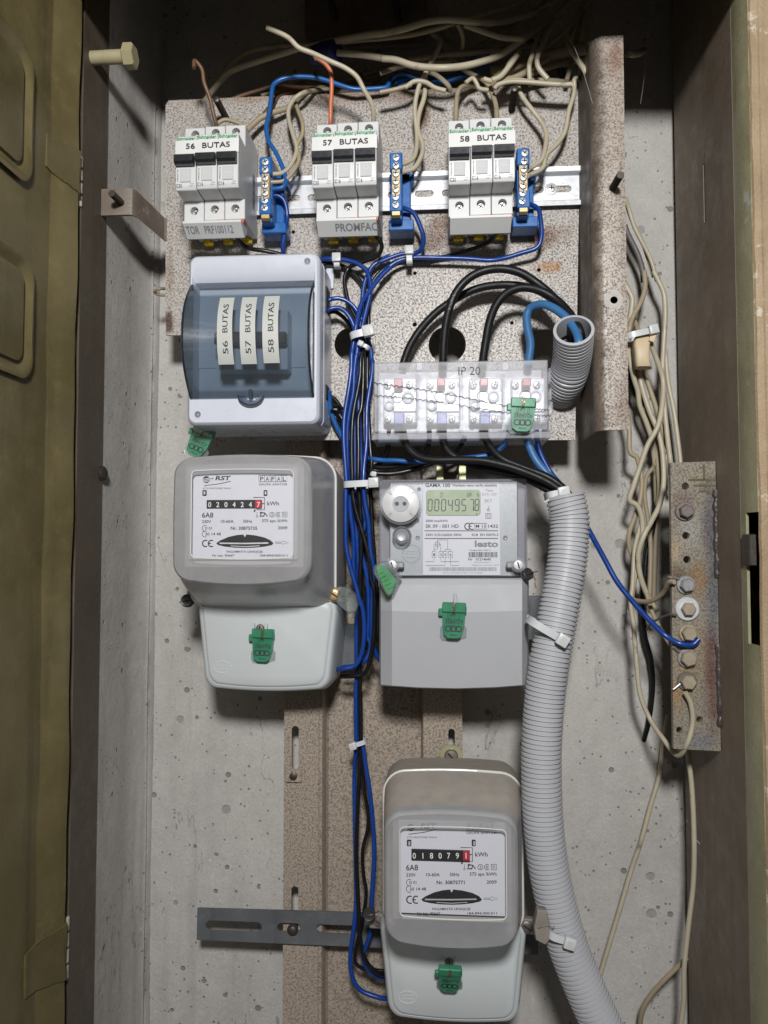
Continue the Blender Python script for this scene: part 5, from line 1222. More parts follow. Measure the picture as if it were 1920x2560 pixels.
lo_path = [U(x, y, d) for x, y, d in ((1412, 1238, .628), (1424, 1300, .628), (1418, 1400, .626), (1401, 1504, .623), (1380, 1620, .620), (1363, 1736, .620), (1354, 1860, .620), (1354, 1967, .620), (1360, 2080, .620), (1377, 2199, .620), (1415, 2350, .620), (1462, 2470, .620), (1510, 2575, .620), (1560, 2680, .620))]
o, _ = conduit(lo_path, .0158, .0036, M['conduit'], 'conduit'); tag(o, 'long grey corrugated conduit running down past the meters', 'conduit')
wc = [UZ('t4', 1030, 1180, .735), UZ('t4', 1130, 1090, .725), UZ('t4', 1260, 1020, .715), UZ('t4', 1400, 1000, .71)]
o, _ = conduit(wc, .0125, .0040, M['conduit_w'], 'conduit'); tag(o, 'white corrugated conduit half hidden behind the backplate flange', 'conduit')

# ================================================================ WIRES
def wire(name, label, cat, mat, r_, segs, group=None, n=8, sub=6):
    pts = []
    for z, L_ in segs:
        for p in L_:
            s_ = S(z, p[0], p[1]); pts.append([s_[0], s_[1], p[2] if len(p) > 2 else None])
    known = [i for i, p in enumerate(pts) if p[2] is not None]
    for i, p in enumerate(pts):
        if p[2] is None:
            a = max([j for j in known if j < i], default=known[0]); b = min([j for j in known if j > i], default=known[-1])
            t_ = 0 if a == b else (i - a) / (b - a); p[2] = pts[a][2] * (1 - t_) + pts[b][2] * t_
    P_ = catmull([U(*p) for p in pts], sub); k = MB(); k.tube(P_, r_, n); o = k.build(name, M[mat], None, 60); tag(o, label, cat, group); return o
BL, BK = .00205, .00195
GB = 'bundled blue and black wires'
wire('blue_wire', 'blue wire leaving the terminal block after breakers 56, behind the distribution box, into the bundle', 'wire', 'wire_blue', BL, [('a1', [(770, 800, .655), (815, 800), (855, 830), (875, 890), (878, 960, .662), (862, 1060), (850, 1180, .672), (900, 1235, .684)]), ('b1', [(60, 385, .684), (150, 368, .678), (300, 345, .674), (460, 350), (600, 365), (780, 410), (900, 470), (1000, 560, .672), (1060, 700), (1080, 850), (1060, 1050), (1010, 1250), (960, 1450), (920, 1640, .668), (890, 1850), (870, 2100)]), ('b2', [(720, 200, .672), (705, 600), (725, 1000), (750, 1500), (760, 1900, .675)]), ('b3', [(600, 300), (640, 700), (690, 900), (640, 1150), (600, 1400), (670, 1700), (720, 1950), (740, 2212)]), ('b4', [(560, 250), (565, 520), (545, 720), (585, 830), (565, 960), (500, 1070, .68), (380, 1130, .685), (200, 1150, .69)])])
wire('blue_wire', 'blue wire from the terminal block after breakers 57 into the bundle', 'wire', 'wire_blue', BL, [('a2', [(120, 815, .655), (150, 818), (215, 850), (255, 930), (278, 1010, .668), (265, 1075), (230, 1103, .676), (130, 1112), (0, 1160)]), ('b1', [(1450, 290, .678), (1270, 370), (1120, 480), (1050, 600), (990, 720), (950, 880), (930, 1050), (915, 1250), (895, 1500), (870, 1700, .676)]), ('b2', [(660, 100), (650, 400), (630, 800), (655, 1100), (660, 1500), (660, 1900, .680)]), ('b3', [(490, 100), (490, 600), (520, 1000), (540, 1400), (560, 1700), (560, 2200)]), ('b4', [(470, 300, .685), (430, 700, .69)])])
wire('blue_wire', 'blue wire from the terminal block after breakers 58, sweeping left into the bundle', 'wire', 'wire_blue', BL, [('a2', [(940, 795, .655), (965, 796), (1010, 825), (1026, 900), (1030, 1000, .668), (1000, 1070), (900, 1105), (800, 1135), (700, 1150, .676), (560, 1140), (400, 1135), (200, 1135), (90, 1170), (0, 1250)]), ('b1', [(1450, 500, .674), (1300, 640), (1180, 780), (1080, 920), (980, 1050), (900, 1200), (850, 1400), (810, 1600, .662), (780, 1800), (750, 2000)]), ('b2', [(610, 50, .664), (600, 300), (560, 600), (510, 900), (490, 1100), (490, 1400), (510, 1700), (530, 2000, .662)]), ('b3', [(330, 300), (325, 600), (325, 1100), (340, 1400), (400, 1700), (470, 1950), (535, 2180)]), ('b4', [(425, 190, .662), (475, 330), (498, 500), (500, 700), (480, 900), (430, 1050), (350, 1140), (230, 1170, .668), (120, 1175, .675)])])
wire('black_wire', 'black wire from the last breaker marked 57, looping into the bundle', 'wire', 'wire_black', BK, [('a1', [(1490, 1075, .660)]), ('b1', [(1240, 0, .662), (1285, 100), (1260, 220), (1180, 310), (1000, 380), (800, 450), (680, 520, .678), (610, 650), (600, 800), (625, 950), (660, 1100), (740, 1300), (820, 1450), (880, 1600, .676), (930, 1800), (950, 2000)]), ('b2', [(750, 100, .668), (740, 350), (700, 600), (650, 850), (620, 1100), (610, 1500), (620, 1900, .664)]), ('b3', [(450, 250), (470, 500), (540, 800), (620, 1050), (690, 1300), (740, 1500), (780, 1750), (800, 2000)]), ('b4', [(640, 100, .668), (640, 500), (620, 800), (590, 1000), (540, 1180), (480, 1250), (350, 1275, .68), (180, 1280, .685)])])
wire('black_wire', 'black wire tied beside a blue one, coming from behind the distribution box', 'wire', 'wire_black', BK, [('a1', [(530, 1090, .662), (560, 1125), (620, 1165), (760, 1188, .682)]), ('b1', [(60, 420, .686), (170, 430, .681), (350, 440), (500, 460), (650, 530, .684), (780, 640), (880, 750), (940, 860), (965, 1000), (985, 1300), (1000, 1600, .682), (1010, 1900)]), ('b2', [(850, 100, .680), (850, 500), (870, 1000), (890, 1400), (915, 1700, .676), (905, 1900)]), ('b3', [(780, 300), (800, 700), (820, 1100), (850, 1500), (870, 1850)]), ('b4', [(680, 150), (690, 500), (690, 740, .684), (740, 850, .69)])])
wire('black_wire', 'black wire from the last breaker marked 58, running left behind the blue wire', 'wire', 'wire_black', BK, [('a2', [(745, 975, .655), (735, 992), (700, 1030, .668), (600, 1075), (440, 1122, .684), (250, 1150)]), ('b1', [(1622, 375, .685), (1450, 450), (1280, 580), (1150, 730), (1080, 900), (1045, 1200), (1045, 1500), (1030, 1900)]), ('b2', [(815, 200, .684), (800, 700), (800, 1200), (810, 1700, .682), (800, 2100)]), ('b3', [(690, 500, .684), (720, 1000), (640, 1500, .684), (620, 2000)]), ('b4', [(520, 300), (500, 900, .69)])])
wire('blue_wire', 'upper blue wire arching out of the side of the distribution box', 'wire', 'wire_blue', BL, [('b1', [(230, 1180, .672), (310, 1110, .670), (400, 1080), (520, 1080), (650, 1130), (760, 1220), (840, 1330), (910, 1450), (985, 1640, .676), (1040, 1850), (1080, 2000), (1100, 2212)]), ('b2', [(930, 150, .672), (920, 350), (880, 600), (845, 850), (840, 1100), (840, 1300), (830, 1500), (800, 1750), (790, 2000, .662)]), ('b3', [(655, 300), (690, 600), (745, 900), (765, 1200), (790, 1500), (830, 1750, .668)]), ('b4', [(610, 150), (600, 500), (610, 800), (660, 950), (720, 1060, .685), (780, 1120, .69)])])
wire('blue_wire', 'lower blue wire arching out of the side of the distribution box', 'wire', 'wire_blue', BL, [('b1', [(240, 1330, .666), (320, 1280, .664), (430, 1250), (540, 1270), (640, 1350), (710, 1450), (760, 1560), (800, 1700, .666), (840, 1900), (820, 2150)]), ('b2', [(680, 50, .664), (650, 300), (635, 600), (590, 850), (550, 1100), (540, 1400), (545, 1650), (555, 1950, .670)]), ('b3', [(400, 500, .674), (420, 800), (460, 1100), (475, 1400), (475, 1800)]), ('b4', [(420, 300, .68), (395, 500), (395, 900), (400, 1200, .684), (385, 1500), (385, 1900), (390, 2200, .690)]), ('m3', [(105, 300, .70), (110, 700), (115, 1000), (118, 1200), (100, 1400, .69), (75, 1600), (90, 1750), (150, 1850), (290, 1905, .690), (360, 1910, .695)])])
wire('black_wire', 'black wire arching out of the distribution box, going down to the lowest meter', 'wire', 'wire_black', BK, [('b1', [(260, 1340, .672), (330, 1330), (430, 1325), (540, 1390), (640, 1490), (720, 1610), (850, 1750, .680), (940, 1950)]), ('b2', [(790, 100, .672), (785, 500), (760, 850), (715, 1000), (710, 1200), (715, 1500), (710, 1900, .666)]), ('b3', [(565, 300), (590, 600), (610, 1000), (610, 1500), (590, 1900)]), ('b4', [(445, 300, .675), (445, 700), (438, 1100), (440, 1500), (450, 1900), (455, 2200, .690)]), ('m3', [(150, 60, .694), (140, 300), (125, 600), (120, 900), (130, 1150), (140, 1350, .688), (150, 1500), (190, 1640), (275, 1725, .692), (340, 1740, .70)])])
wire('blue_wire', 'blue wire parting from the bundle below the tie, bowing to the lowest meter', 'wire', 'wire_blue', BL, [('b4', [(400, 1300, .69), (400, 1700), (410, 2100, .694)]), ('m3', [(165, 60, .690), (185, 200), (215, 400), (240, 650), (250, 850), (240, 1050), (230, 1200, .684), (235, 1300), (225, 1420), (185, 1540), (165, 1600, .692), (190, 1680), (260, 1745, .70), (340, 1770, .704)])])
wire('black_wire', 'black wire hanging beside the bowed blue wire, towards the lowest meter', 'wire', 'wire_black', .0016, [('b4', [(450, 1500, .694), (460, 1900), (462, 2150, .698)]), ('m3', [(165, 250, .70), (180, 420), (205, 560), (200, 680), (165, 830), (170, 1000), (190, 1120), (180, 1240, .695), (150, 1400), (115, 1550), (110, 1640), (160, 1690, .70), (230, 1700, .702), (320, 1710, .704)])])
wire('blue_wire', 'bright blue wire coming out of the bottom corner of the distribution box', 'wire', 'wire_oblue', .0023, [('b2', [(262, 600, .668), (265, 680), (270, 800), (300, 950), (370, 1130), (440, 1260), (520, 1420, .684), (560, 1600, .688)])])
for j, pts in enumerate(([(280, 680, .680), (340, 720), (400, 790), (450, 880), (520, 1000, .684), (570, 1150)], [(300, 845, .676), (380, 835), (440, 860), (500, 910, .684), (580, 1040)], [(300, 900, .672), (350, 925), (405, 1000), (450, 1090), (500, 1250, .686)])):
    wire('black_wire', 'short black wire from the bottom corner of the distribution box into the bundle', 'wire', 'wire_black', BK, [('b2', pts)], 'short black wires at the box corner')
wire('blue_wire', 'bright blue wire running level from the bundle under the IP 20 box', 'wire', 'wire_oblue', .0022, [('b2', [(800, 1600, .684), (920, 1640, .676), (1100, 1665)]), ('a4', [(280, 1325, .672), (430, 1332), (700, 1312), (880, 1290), (960, 1250), (1010, 1180, .665), (1020, 1120, .665)])])
wire('black_wire', 'black wire looping from the bundle up under the IP 20 box, middle pole', 'wire', 'wire_black', .0022, [('b2', [(840, 1820, .684), (940, 1850, .680)]), ('a4', [(150, 1408, .680), (260, 1410), (380, 1388), (500, 1350, .682), (640, 1300), (700, 1240), (730, 1170, .668)])])
wire('black_wire', 'black wire dropping from the IP 20 box beside its first pole', 'wire', 'wire_black', .0022, [('a4', [(500, 1120, .668), (500, 1190), (480, 1265), (420, 1320), (300, 1360), (170, 1370), (100, 1350, .685)])])
wire('black_wire', 'black wire in the dark below the left end of the IP 20 box', 'wire', 'wire_black', .0022, [('a4', [(240, 1120, .672), (235, 1200), (225, 1280), (180, 1345), (110, 1380, .686)])])
for j, (nm, pts) in enumerate((('first', [(330, 1120, .664), (333, 1165), (362, 1240, .652), (425, 1298), (520, 1322), (700, 1322), (850, 1328, .640), (1000, 1360), (1120, 1400), (1240, 1450), (1330, 1505, .634), (1385, 1560), (1400, 1640)]), ('second', [(590, 1120, .664), (590, 1165), (603, 1230), (650, 1290, .655), (760, 1345), (900, 1385), (1100, 1432, .648), (1230, 1492), (1310, 1550, .640), (1360, 1640)]), ('third', [(855, 1120, .664), (858, 1165), (900, 1240), (970, 1312, .650), (1080, 1362), (1250, 1425), (1350, 1490, .644), (1410, 1560), (1430, 1640)]))):
    wire('power_cable', f'thick black cable from under the {nm} pole of the clear box to the long conduit', 'cable', 'cable_black', .00335, [('a4', pts)], None, 12)
wire('power_cable', 'thick light blue cable from the bottom of the IP 20 box to the long conduit', 'cable', 'wire_lblue', .0034, [('a4', [(1125, 1115, .662), (1130, 1165), (1152, 1240), (1190, 1320, .655), (1245, 1390), (1320, 1470, .650), (1390, 1560), (1420, 1640)])], None, 12)
wire('blue_wire', 'dark blue wire behind the light blue cable, dropping into the long conduit', 'wire', 'wire_blue', .0022, [('a4', [(1195, 1120, .670), (1200, 1185), (1215, 1260), (1250, 1340), (1300, 1420, .660), (1370, 1500), (1430, 1580)])])
wire('power_cable', 'thick black cable arching from the first pole of the IP 20 box', 'cable', 'cable_black', .0034, [('a4', [(325, 735, .664), (335, 690), (372, 590), (440, 480), (540, 372, .668), (650, 292), (800, 215), (950, 188), (1100, 195), (1220, 230, .660), (1330, 310), (1400, 420, .640), (1425, 520, .632), (1425, 600, .640)])], None, 12)
wire('power_cable', 'thick black printed cable with the highest arch above the IP 20 box', 'cable', 'cable_black', .0036, [('a4', [(588, 735, .660), (590, 690), (595, 560), (612, 420), (652, 280, .650), (720, 178), (820, 108), (950, 82), (1080, 105), (1190, 170), (1300, 262, .645), (1390, 380), (1435, 500, .625), (1445, 590, .636)])], None, 12)
wire('power_cable', 'thick black cable arching lowest from the third pole of the IP 20 box', 'cable', 'cable_black', .0036, [('a4', [(845, 735, .660), (847, 690), (866, 560), (890, 430), (932, 322, .650), (1000, 242), (1100, 205), (1220, 225), (1330, 290, .640), (1425, 395), (1480, 500, .622), (1480, 590, .634)])], None, 12)
wire('power_cable', 'light blue cable hooking out of the clear box into the short conduit', 'cable', 'wire_lblue', .0035, [('a4', [(1140, 725, .662), (1145, 680), (1157, 570), (1138, 470), (1132, 390), (1160, 336, .650), (1230, 313), (1310, 340), (1390, 402, .630), (1450, 490), (1472, 575, .612), (1465, 650, .630)])], None, 12)
k = MB(); P0 = [UZ('a4', x, y, .650) for x, y in ((627, 360), (668, 250), (745, 160))]; C_ = catmull(P0, 12)
L_ = 0
V, Fc = glyphs('LIETKABELIS H07V-K', .0)
tot = len(C_) - 1; out = []
for u, v in V:
    t_ = (1 - u) * tot; i = min(int(t_), tot - 1); p = C_[i].lerp(C_[i + 1], t_ - i); d = (C_[i] - C_[i + 1]).normalized(); n_ = Vector((-d.z, 0, d.x)); q = p + n_ * (v * .0020 - .0010); out.append((q.x, q.y - .0037, q.z))
k.add(out, Fc); o = k.build('printed_text', M['grey_ink'], [q for q in COL.objects if 'highest arch' in q.get('label', '')][0])
wire('blue_wire', 'blue wire from the long conduit to the earthing bar', 'wire', 'wire_blue', .0022, [('s', [(1440, 1270, .650), (1470, 1322, .650)]), ('r3', [(215, 0, .650), (270, 100), (340, 190), (420, 280), (500, 358, .640), (570, 398, .634), (630, 404), (662, 378, .634)])])

# ---- old wires above the plate
GT = 'old beige wires above the plate'
LT = 'old beige wire in the tangle above the backplate'
wire('beige_wire', 'pale beige wire with a free cut end, dropping to the last breaker marked 57', 'wire', 'beige1', .0021, [('t1', [(738, 190, .612), (880, 255), (960, 330), (1060, 370), (1180, 425), (1280, 470), (1360, 530), (1410, 620, .63), (1460, 710), (1476, 790), (1475, 860, .648), (1475, 890, .652)])])
wire('orange_wire', 'orange wire dropping to the first breaker marked 57', 'wire', 'orangew', .0019, [('t1', [(1075, 395, .635), (1140, 440), (1180, 500), (1187, 600), (1181, 720), (1178, 840, .65), (1177, 880, .655)])])
wire('brown_wire', 'brown wire bent over above the first breakers marked 56', 'wire', 'brownw', .0018, [('t1', [(235, 470, .63), (240, 420, .632), (290, 480), (305, 570), (345, 680), (370, 790), (390, 865, .652), (392, 900, .657)])])
wire('blue_wire', 'light blue old wire looping from the tangle down to the terminal block after breakers 56', 'wire', 'wire_oblue', .0021, [('a1', [(780, 755, .650), (850, 740, .65), (868, 690), (850, 610), (800, 500), (750, 420), (735, 330), (750, 250, .664), (765, 150), (775, 70)]), ('t1', [(790, 580, .668), (850, 545), (950, 530), (1060, 535), (1150, 555), (1250, 590), (1340, 615, .675), (1450, 615), (1560, 605)]), ('t3', [(60, 840, .68), (90, 770), (180, 700), (290, 690), (420, 745), (540, 775, .69)])])
wire('blue_wire', 'light blue old wire forming a loop in the tangle above the backplate', 'wire', 'wire_oblue', .0023, [('t3', [(100, 900, .70), (300, 830), (640, 810), (800, 815, .69), (950, 770), (1100, 720), (1250, 680), (1360, 620), (1430, 550), (1440, 450), (1360, 395, .69), (1250, 430), (1190, 540), (1050, 690, .70), (800, 760), (560, 790)])])
wire('blue_wire', 'blue old wire coiled beside the light blue loop end', 'wire', 'wire_oblue', .0022, [('t3', [(-120, 920, .695), (0, 880, .69), (110, 850), (200, 780), (330, 760), (480, 760), (640, 720), (900, 740, .70)])])
def T(mat, r_, segs, label=LT, group=GT, name='beige_wire'): return wire(name, label, 'wire', mat, r_, segs, group)
T('beige1', .0029, [('t1', [(310, 700, .712), (400, 580, .70), (470, 505), (560, 462), (700, 415), (830, 375, .67), (950, 337), (1080, 312), (1250, 277), (1450, 240, .645)]), ('t2', [(0, 215, .642), (150, 185), (300, 140), (430, 125), (560, 135, .645), (700, 145), (800, 135), (950, 95, .69), (1090, 20, .72), (1200, -60, .735)])], 'thick pale cable arching highest over the breakers, from behind the backplate corner', None)
T('beige2', .0022, [('t1', [(360, 660, .715), (450, 500), (540, 400), (650, 345), (800, 320, .69), (950, 308), (1050, 295), (1250, 290), (1450, 270, .66)]), ('t2', [(0, 246, .655), (200, 222), (330, 192), (450, 155), (560, 115, .66), (700, 75), (850, 30), (1000, -40, .70)])], 'thinner yellowed wire running just behind the highest pale cable', None)
T('beige1', .0028, [('t1', [(1225, 365, .655), (1400, 380), (1550, 405)]), ('t2', [(20, 375, .65), (100, 382), (200, 415), (300, 430), (420, 432, .645), (540, 420), (660, 390), (770, 350), (880, 275, .66), (980, 205), (1080, 130), (1190, 30, .72), (1260, -50, .735)])], 'thick pale cable leaving the dark blue sleeve and sagging across the tangle', None)
T('beige1', .0020, [('a1', [(775, 652, .650), (850, 640), (910, 580), (945, 480), (920, 380), (892, 280, .664), (890, 200), (930, 130), (1000, 85, .67), (1090, 72, .69), (1180, 60, .70)])], 'beige wire of the pair entering the terminal block after breakers 56', 'beige wires at the 56 terminal block')
T('beige2', .0019, [('a1', [(760, 708, .650), (860, 695), (930, 620), (962, 540), (945, 460), (982, 380), (985, 300, .664), (950, 200), (940, 150), (980, 110, .69)])], 'beige wire of the pair entering the terminal block after breakers 56', 'beige wires at the 56 terminal block')
T('beige2', .0026, [('a1', [(600, 350, .67), (640, 310), (700, 260), (780, 225, .675), (900, 185), (960, 120), (1040, 72, .69), (1150, 50, .70)])], 'beige wire running slantwise down behind the breakers marked 56', None)
T('beige2', .0019, [('a1', [(385, 330, .66), (400, 300), (450, 275), (520, 290), (575, 318, .665), (600, 350)])], 'short wire hooping over the breakers marked 56', None)
T('brownw', .0020, [('t1', [(490, 690, .70), (600, 650), (700, 620), (800, 590), (950, 602), (1080, 600), (1200, 570, .70)])], 'brown wire lying along the top edge of the backplate', None, 'brown_wire')
T('brownw', .0021, [('t1', [(720, 790, .682), (780, 715), (820, 660), (900, 635), (1020, 632), (1150, 640, .70)])], 'brownish wire curling over the top edge towards breakers 56', None, 'brown_wire')
T('brownw', .0020, [('t1', [(1380, 510, .70), (1410, 560), (1450, 580), (1500, 560), (1560, 510), (1640, 480, .70)])], 'brown wire with a dip in the middle of the tangle', None, 'brown_wire')
for pts, m_, r_ in (([(700, 665, .705), (770, 625), (900, 605), (1100, 580), (1250, 560), (1400, 520), (1550, 475), (1750, 420, .72)], 'beige3', .0025), ([(850, 680, .71), (1000, 660), (1150, 640), (1300, 630), (1450, 640), (1600, 640), (1800, 620, .71)], 'beige1', .0020), ([(1220, 590, .71), (1300, 550), (1450, 540), (1600, 480), (1750, 440, .73)], 'beige3', .0024), ([(1020, 250, .70), (1012, 270), (1028, 325), (1080, 405, .64)], 'beige2', .0018), ([(900, 600, .72), (1000, 570), (1150, 550), (1300, 590), (1500, 600), (1700, 590, .72)], 'beige3', .0020)):
    T(m_, r_, [('t1', pts)])
LP = 'beige wire of the pair dropping to the terminal block after breakers 57'; GP = 'beige wires at the 57 terminal block'
T('beige1', .0021, [('t2', [(120, 1050, .650), (160, 1042), (212, 1010), (232, 950), (235, 850, .665), (222, 700), (238, 590), (265, 510), (295, 460, .66), (330, 390), (372, 310), (382, 255), (335, 215, .68)])], LP, GP)
T('beige1', .0022, [('t2', [(120, 1100, .650), (160, 1094), (222, 1070), (266, 990), (272, 920), (242, 830, .665), (248, 730), (280, 630), (290, 550), (295, 460, .668), (360, 480), (430, 540), (450, 580, .69)])], LP, GP)
T('beige2', .0021, [('t2', [(482, 790, .652), (484, 750), (488, 650), (503, 575, .665), (550, 545), (612, 552, .685), (660, 590, .70)])], 'beige wire hooking down to the first breaker marked 58', None)
T('beige2', .0022, [('t2', [(745, 780, .652), (745, 740), (737, 660, .665), (700, 560), (660, 510), (600, 480), (530, 440), (470, 380), (430, 300, .69), (380, 220, .71)])], 'yellowed wire running down to the last breaker marked 58', None)
LQ = 'beige wire of the pair ending at the blue block beside the plate flange'; GQ = 'beige wires at the 58 terminal block'
T('beige1', .0021, [('a2', [(945, 570, .650), (970, 557), (1030, 510), (1055, 430), (1060, 340), (1030, 270, .668), (970, 190), (910, 110), (884, 50)]), ('t2', [(885, 535, .668), (915, 518), (1000, 512), (1120, 515), (1215, 530, .69), (1290, 545, .70)])], LQ, GQ)
T('beige1', .0021, [('a2', [(940, 612, .650), (960, 605), (1040, 560), (1060, 480), (1130, 410), (1180, 330, .668), (1205, 200), (1235, 100), (1240, 40)]), ('t2', [(1240, 510, .668), (1262, 500), (1310, 522, .69), (1360, 545)])], LQ, GQ)
for pts, m_, r_ in (([(740, 565, .70), (780, 525), (880, 510), (1000, 530), (1120, 540), (1230, 545, .70)], 'beige1', .0019), ([(660, 505, .69), (720, 515), (790, 470), (830, 400), (872, 350, .70), (900, 300, .73)], 'beige1', .0022), ([(545, 530, .69), (590, 500), (615, 530), (635, 565), (690, 575, .70)], 'beige1', .0019), ([(490, 150, .66), (515, 190), (530, 250), (525, 310, .72)], 'beige2', .0021), ([(540, 160, .67), (640, 195), (760, 235), (880, 250, .68), (930, 240, .70)], 'beige1', .0024), ([(160, 560, .70), (220, 520), (290, 525), (350, 560), (420, 580, .70)], 'beige1', .0021), ([(190, 385, .71), (300, 365), (430, 350), (560, 340), (700, 325), (850, 320, .73)], 'beige3', .0026), ([(250, 410, .72), (400, 385), (520, 350), (650, 290), (800, 200), (950, 120, .74)], 'beige3', .0028), ([(380, 230, .74), (480, 290), (560, 325), (700, 335), (850, 325, .74)], 'beige3', .0022), ([(700, 200, .74), (850, 150), (1000, 60), (1100, -20, .745)], 'beige3', .0026), ([(1560, 335, .73), (1600, 345, .72), (1640, 343), (1665, 335), (1685, 320, .75)], 'beige1', .0030), ([(0, 470, .71), (150, 420), (300, 400), (450, 400, .72)], 'beige3', .0022), ([(0, 590, .70), (100, 570), (200, 540, .70)], 'beige2', .002)):
    T(m_, r_, [('t2', [(p[0], p[1], max(.655, p[2] - .04)) if len(p) > 2 else p for p in pts])])
for pts, m_, r_ in (([(1290, -40, .745), (1200, 200), (1100, 345, .735), (980, 480), (850, 585), (730, 685), (640, 790), (500, 870, .72), (300, 950), (100, 1065), (0, 1110, .70)], 'beige2', .0026), ([(1170, 230, .745), (1040, 490, .735), (960, 610), (850, 750), (760, 830), (600, 925, .72), (480, 990), (300, 1080), (100, 1110), (0, 1140, .70)], 'beige2', .0027), ([(1345, -40, .74), (1315, 300), (1315, 560), (1340, 750), (1362, 930, .70), (1390, 1010, .715)], 'beige2', .0024), ([(1270, 150, .745), (1190, 450), (1130, 750), (1080, 950), (1030, 1120, .72)], 'beige3', .0022), ([(890, 270, .74), (780, 450), (700, 600), (648, 720, .70), (622, 830), (650, 950), (770, 1095, .705)], 'beige1', .0023), ([(720, 400, .74), (620, 570), (560, 750, .70), (515, 900), (520, 1080), (540, 1200, .71)], 'beige1', .0022), ([(1030, 580, .73), (1120, 720, .71), (1220, 880), (1310, 1005, .70), (1360, 1080, .72)], 'beige1', .0024), ([(1500, 610, .73), (1300, 665), (1100, 705), (900, 755), (600, 835), (300, 950), (0, 1010, .725)], 'beige3', .0058), ([(350, 760, .70), (230, 925), (120, 1055), (0, 1110, .69)], 'beige1', .0024), ([(1350, 570, .71), (1400, 700), (1430, 790), (1470, 900, .72)], 'beige1', .0022), ([(500, 1050, .72), (700, 960), (900, 900), (1100, 860), (1300, 800, .735)], 'beige3', .0026), ([(0, 720, .72), (200, 700), (400, 670), (600, 640, .73)], 'beige3', .003), ([(30, 1230, .69), (90, 1170), (250, 1130), (500, 1135), (800, 1160), (1000, 1170), (1100, 1165, .70)], 'beige1', .0020), ([(150, 390, .745), (400, 250), (650, 130), (900, 0, .745)], 'beige3', .0026)):
    T(m_, r_, [('t4', [(p[0], p[1], max(.655, p[2] - .045)) if len(p) > 2 else p for p in pts])])
wire('green_wire', 'dark green wire hooked through the beige tangle', 'wire', 'greenw', .0030, [('t4', [(520, 570, .70), (560, 595, .685), (650, 640), (800, 760), (900, 870), (960, 1000), (990, 1110, .70)])])
k = MB(); a = UZ('t1', 1062, 372, .668); b = UZ('t1', 1226, 362, .656); k.tube([a, a.lerp(b, .06), a.lerp(b, .94), b], lambda i: .0105 if i in (1, 2) else .008, 16); tag(k.build('wire_sleeve', plain('navy_sleeve', (.006, .012, .10), .4)), 'dark blue insulating sleeve on the beige cable above the breakers', 'sleeve')
wire('brown_wire', 'small brown wire loop sticking out past the backplate edge', 'wire', 'beige3', .0014, [('s', [(420, 722, .70), (398, 722, .69), (386, 730), (398, 737), (422, 738, .70)])])

# ---- wires on the right-hand wall
GR = 'beige wires down the right wall'
LR = 'beige wire hanging down the concrete wall beside the backplate flange'
def W(mat, r_, z, pts, label=LR, group=GR, name='beige_wire'): return wire(name, label, 'wire', mat, r_, [(z, pts)], group)
W('beige1', .0019, 'r1', [(200, 1560, .70), (230, 1660, .705), (270, 1790), (330, 1910), (400, 2050), (450, 2220, .715)])
W('beige1', .0019, 'r1', [(205, 1600, .71), (260, 1760), (330, 1900), (385, 2060), (425, 2190, .72)])
W('greyw', .0026, 'r1', [(195, 1780, .715), (225, 1860), (290, 1990), (330, 2110), (345, 2230, .72)], 'grey wire beside the beige pair on the right wall', None, 'grey_wire')
W('beige1', .0024, 'r2', [(170, 20, .70), (190, 60), (222, 130, .70), (215, 220), (196, 320), (190, 400, .70), (200, 520), (235, 680), (262, 770), (275, 870), (320, 985), (362, 1110, .715), (372, 1200), (385, 1320), (392, 1500, .73), (385, 1800), (370, 2250, .735)])
W('beige2', .0023, 'r2', [(305, -60, .71), (312, 40), (295, 120), (265, 185), (225, 260), (203, 340, .695), (205, 420, .70), (240, 540, .71)])
W('beige1', .0023, 'r2', [(370, -60, .71), (400, 0), (442, 100), (450, 250), (440, 450), (432, 650, .71), (448, 900), (468, 1100), (488, 1260, .70), (500, 1400, .71)])
W('beige1', .0021, 'r2', [(450, 480, .72), (470, 700), (510, 900), (538, 1100), (556, 1260, .71), (560, 1400)])
W('beige1', .0024, 'r2', [(330, 400, .685), (350, 440), (392, 550), (435, 690, .70), (432, 850), (400, 1010, .69), (330, 1140), (280, 1280), (230, 1430), (205, 1520, .695), (260, 1562), (290, 1650), (292, 1800), (262, 1920), (225, 2150, .70), (205, 2300)])
W('wire_black', .0024, 'r2', [(175, 420, .71), (185, 520), (200, 650), (240, 780), (310, 860), (350, 960), (362, 1100), (376, 1250), (390, 1400, .73), (370, 1700), (320, 1900, .73), (300, 2200)], 'black wire among the beige wires on the right wall', None, 'black_wire')
W('beige2', .0023, 'r2', [(290, 560, .71), (300, 620), (340, 740), (392, 900), (440, 1070), (478, 1200, .715), (490, 1350)])
W('beige1', .0024, 'r2', [(270, 600, .71), (285, 720), (340, 900), (402, 1050), (432, 1200, .705), (440, 1400), (412, 1550), (360, 1660), (302, 1770, .69), (265, 1900), (280, 2050), (330, 2180), (400, 2300, .70)])
W('beige2', .0022, 'r2', [(165, 820, .70), (176, 880), (200, 1000), (206, 1180), (250, 1222), (270, 1280), (290, 1400), (272, 1550, .705), (240, 1640), (200, 1760), (208, 1870), (245, 1940), (260, 2060, .715)])
W('beige2', .0024, 'r2', [(375, 1050, .72), (392, 1150), (402, 1300), (412, 1450), (400, 1560, .72)])
W('beige2', .0020, 'r2', [(380, 1270, .705), (365, 1300), (322, 1360), (308, 1480), (330, 1650), (350, 1850, .72), (340, 2250)])
W('beige3', .0024, 'r2', [(215, 430, .71), (250, 620), (300, 800), (350, 1000), (380, 1300), (390, 1600, .73), (380, 1900), (370, 2250)])
W('beige2', .0022, 'r2', [(225, 250, .715), (245, 300), (265, 350, .70), (300, 420)])
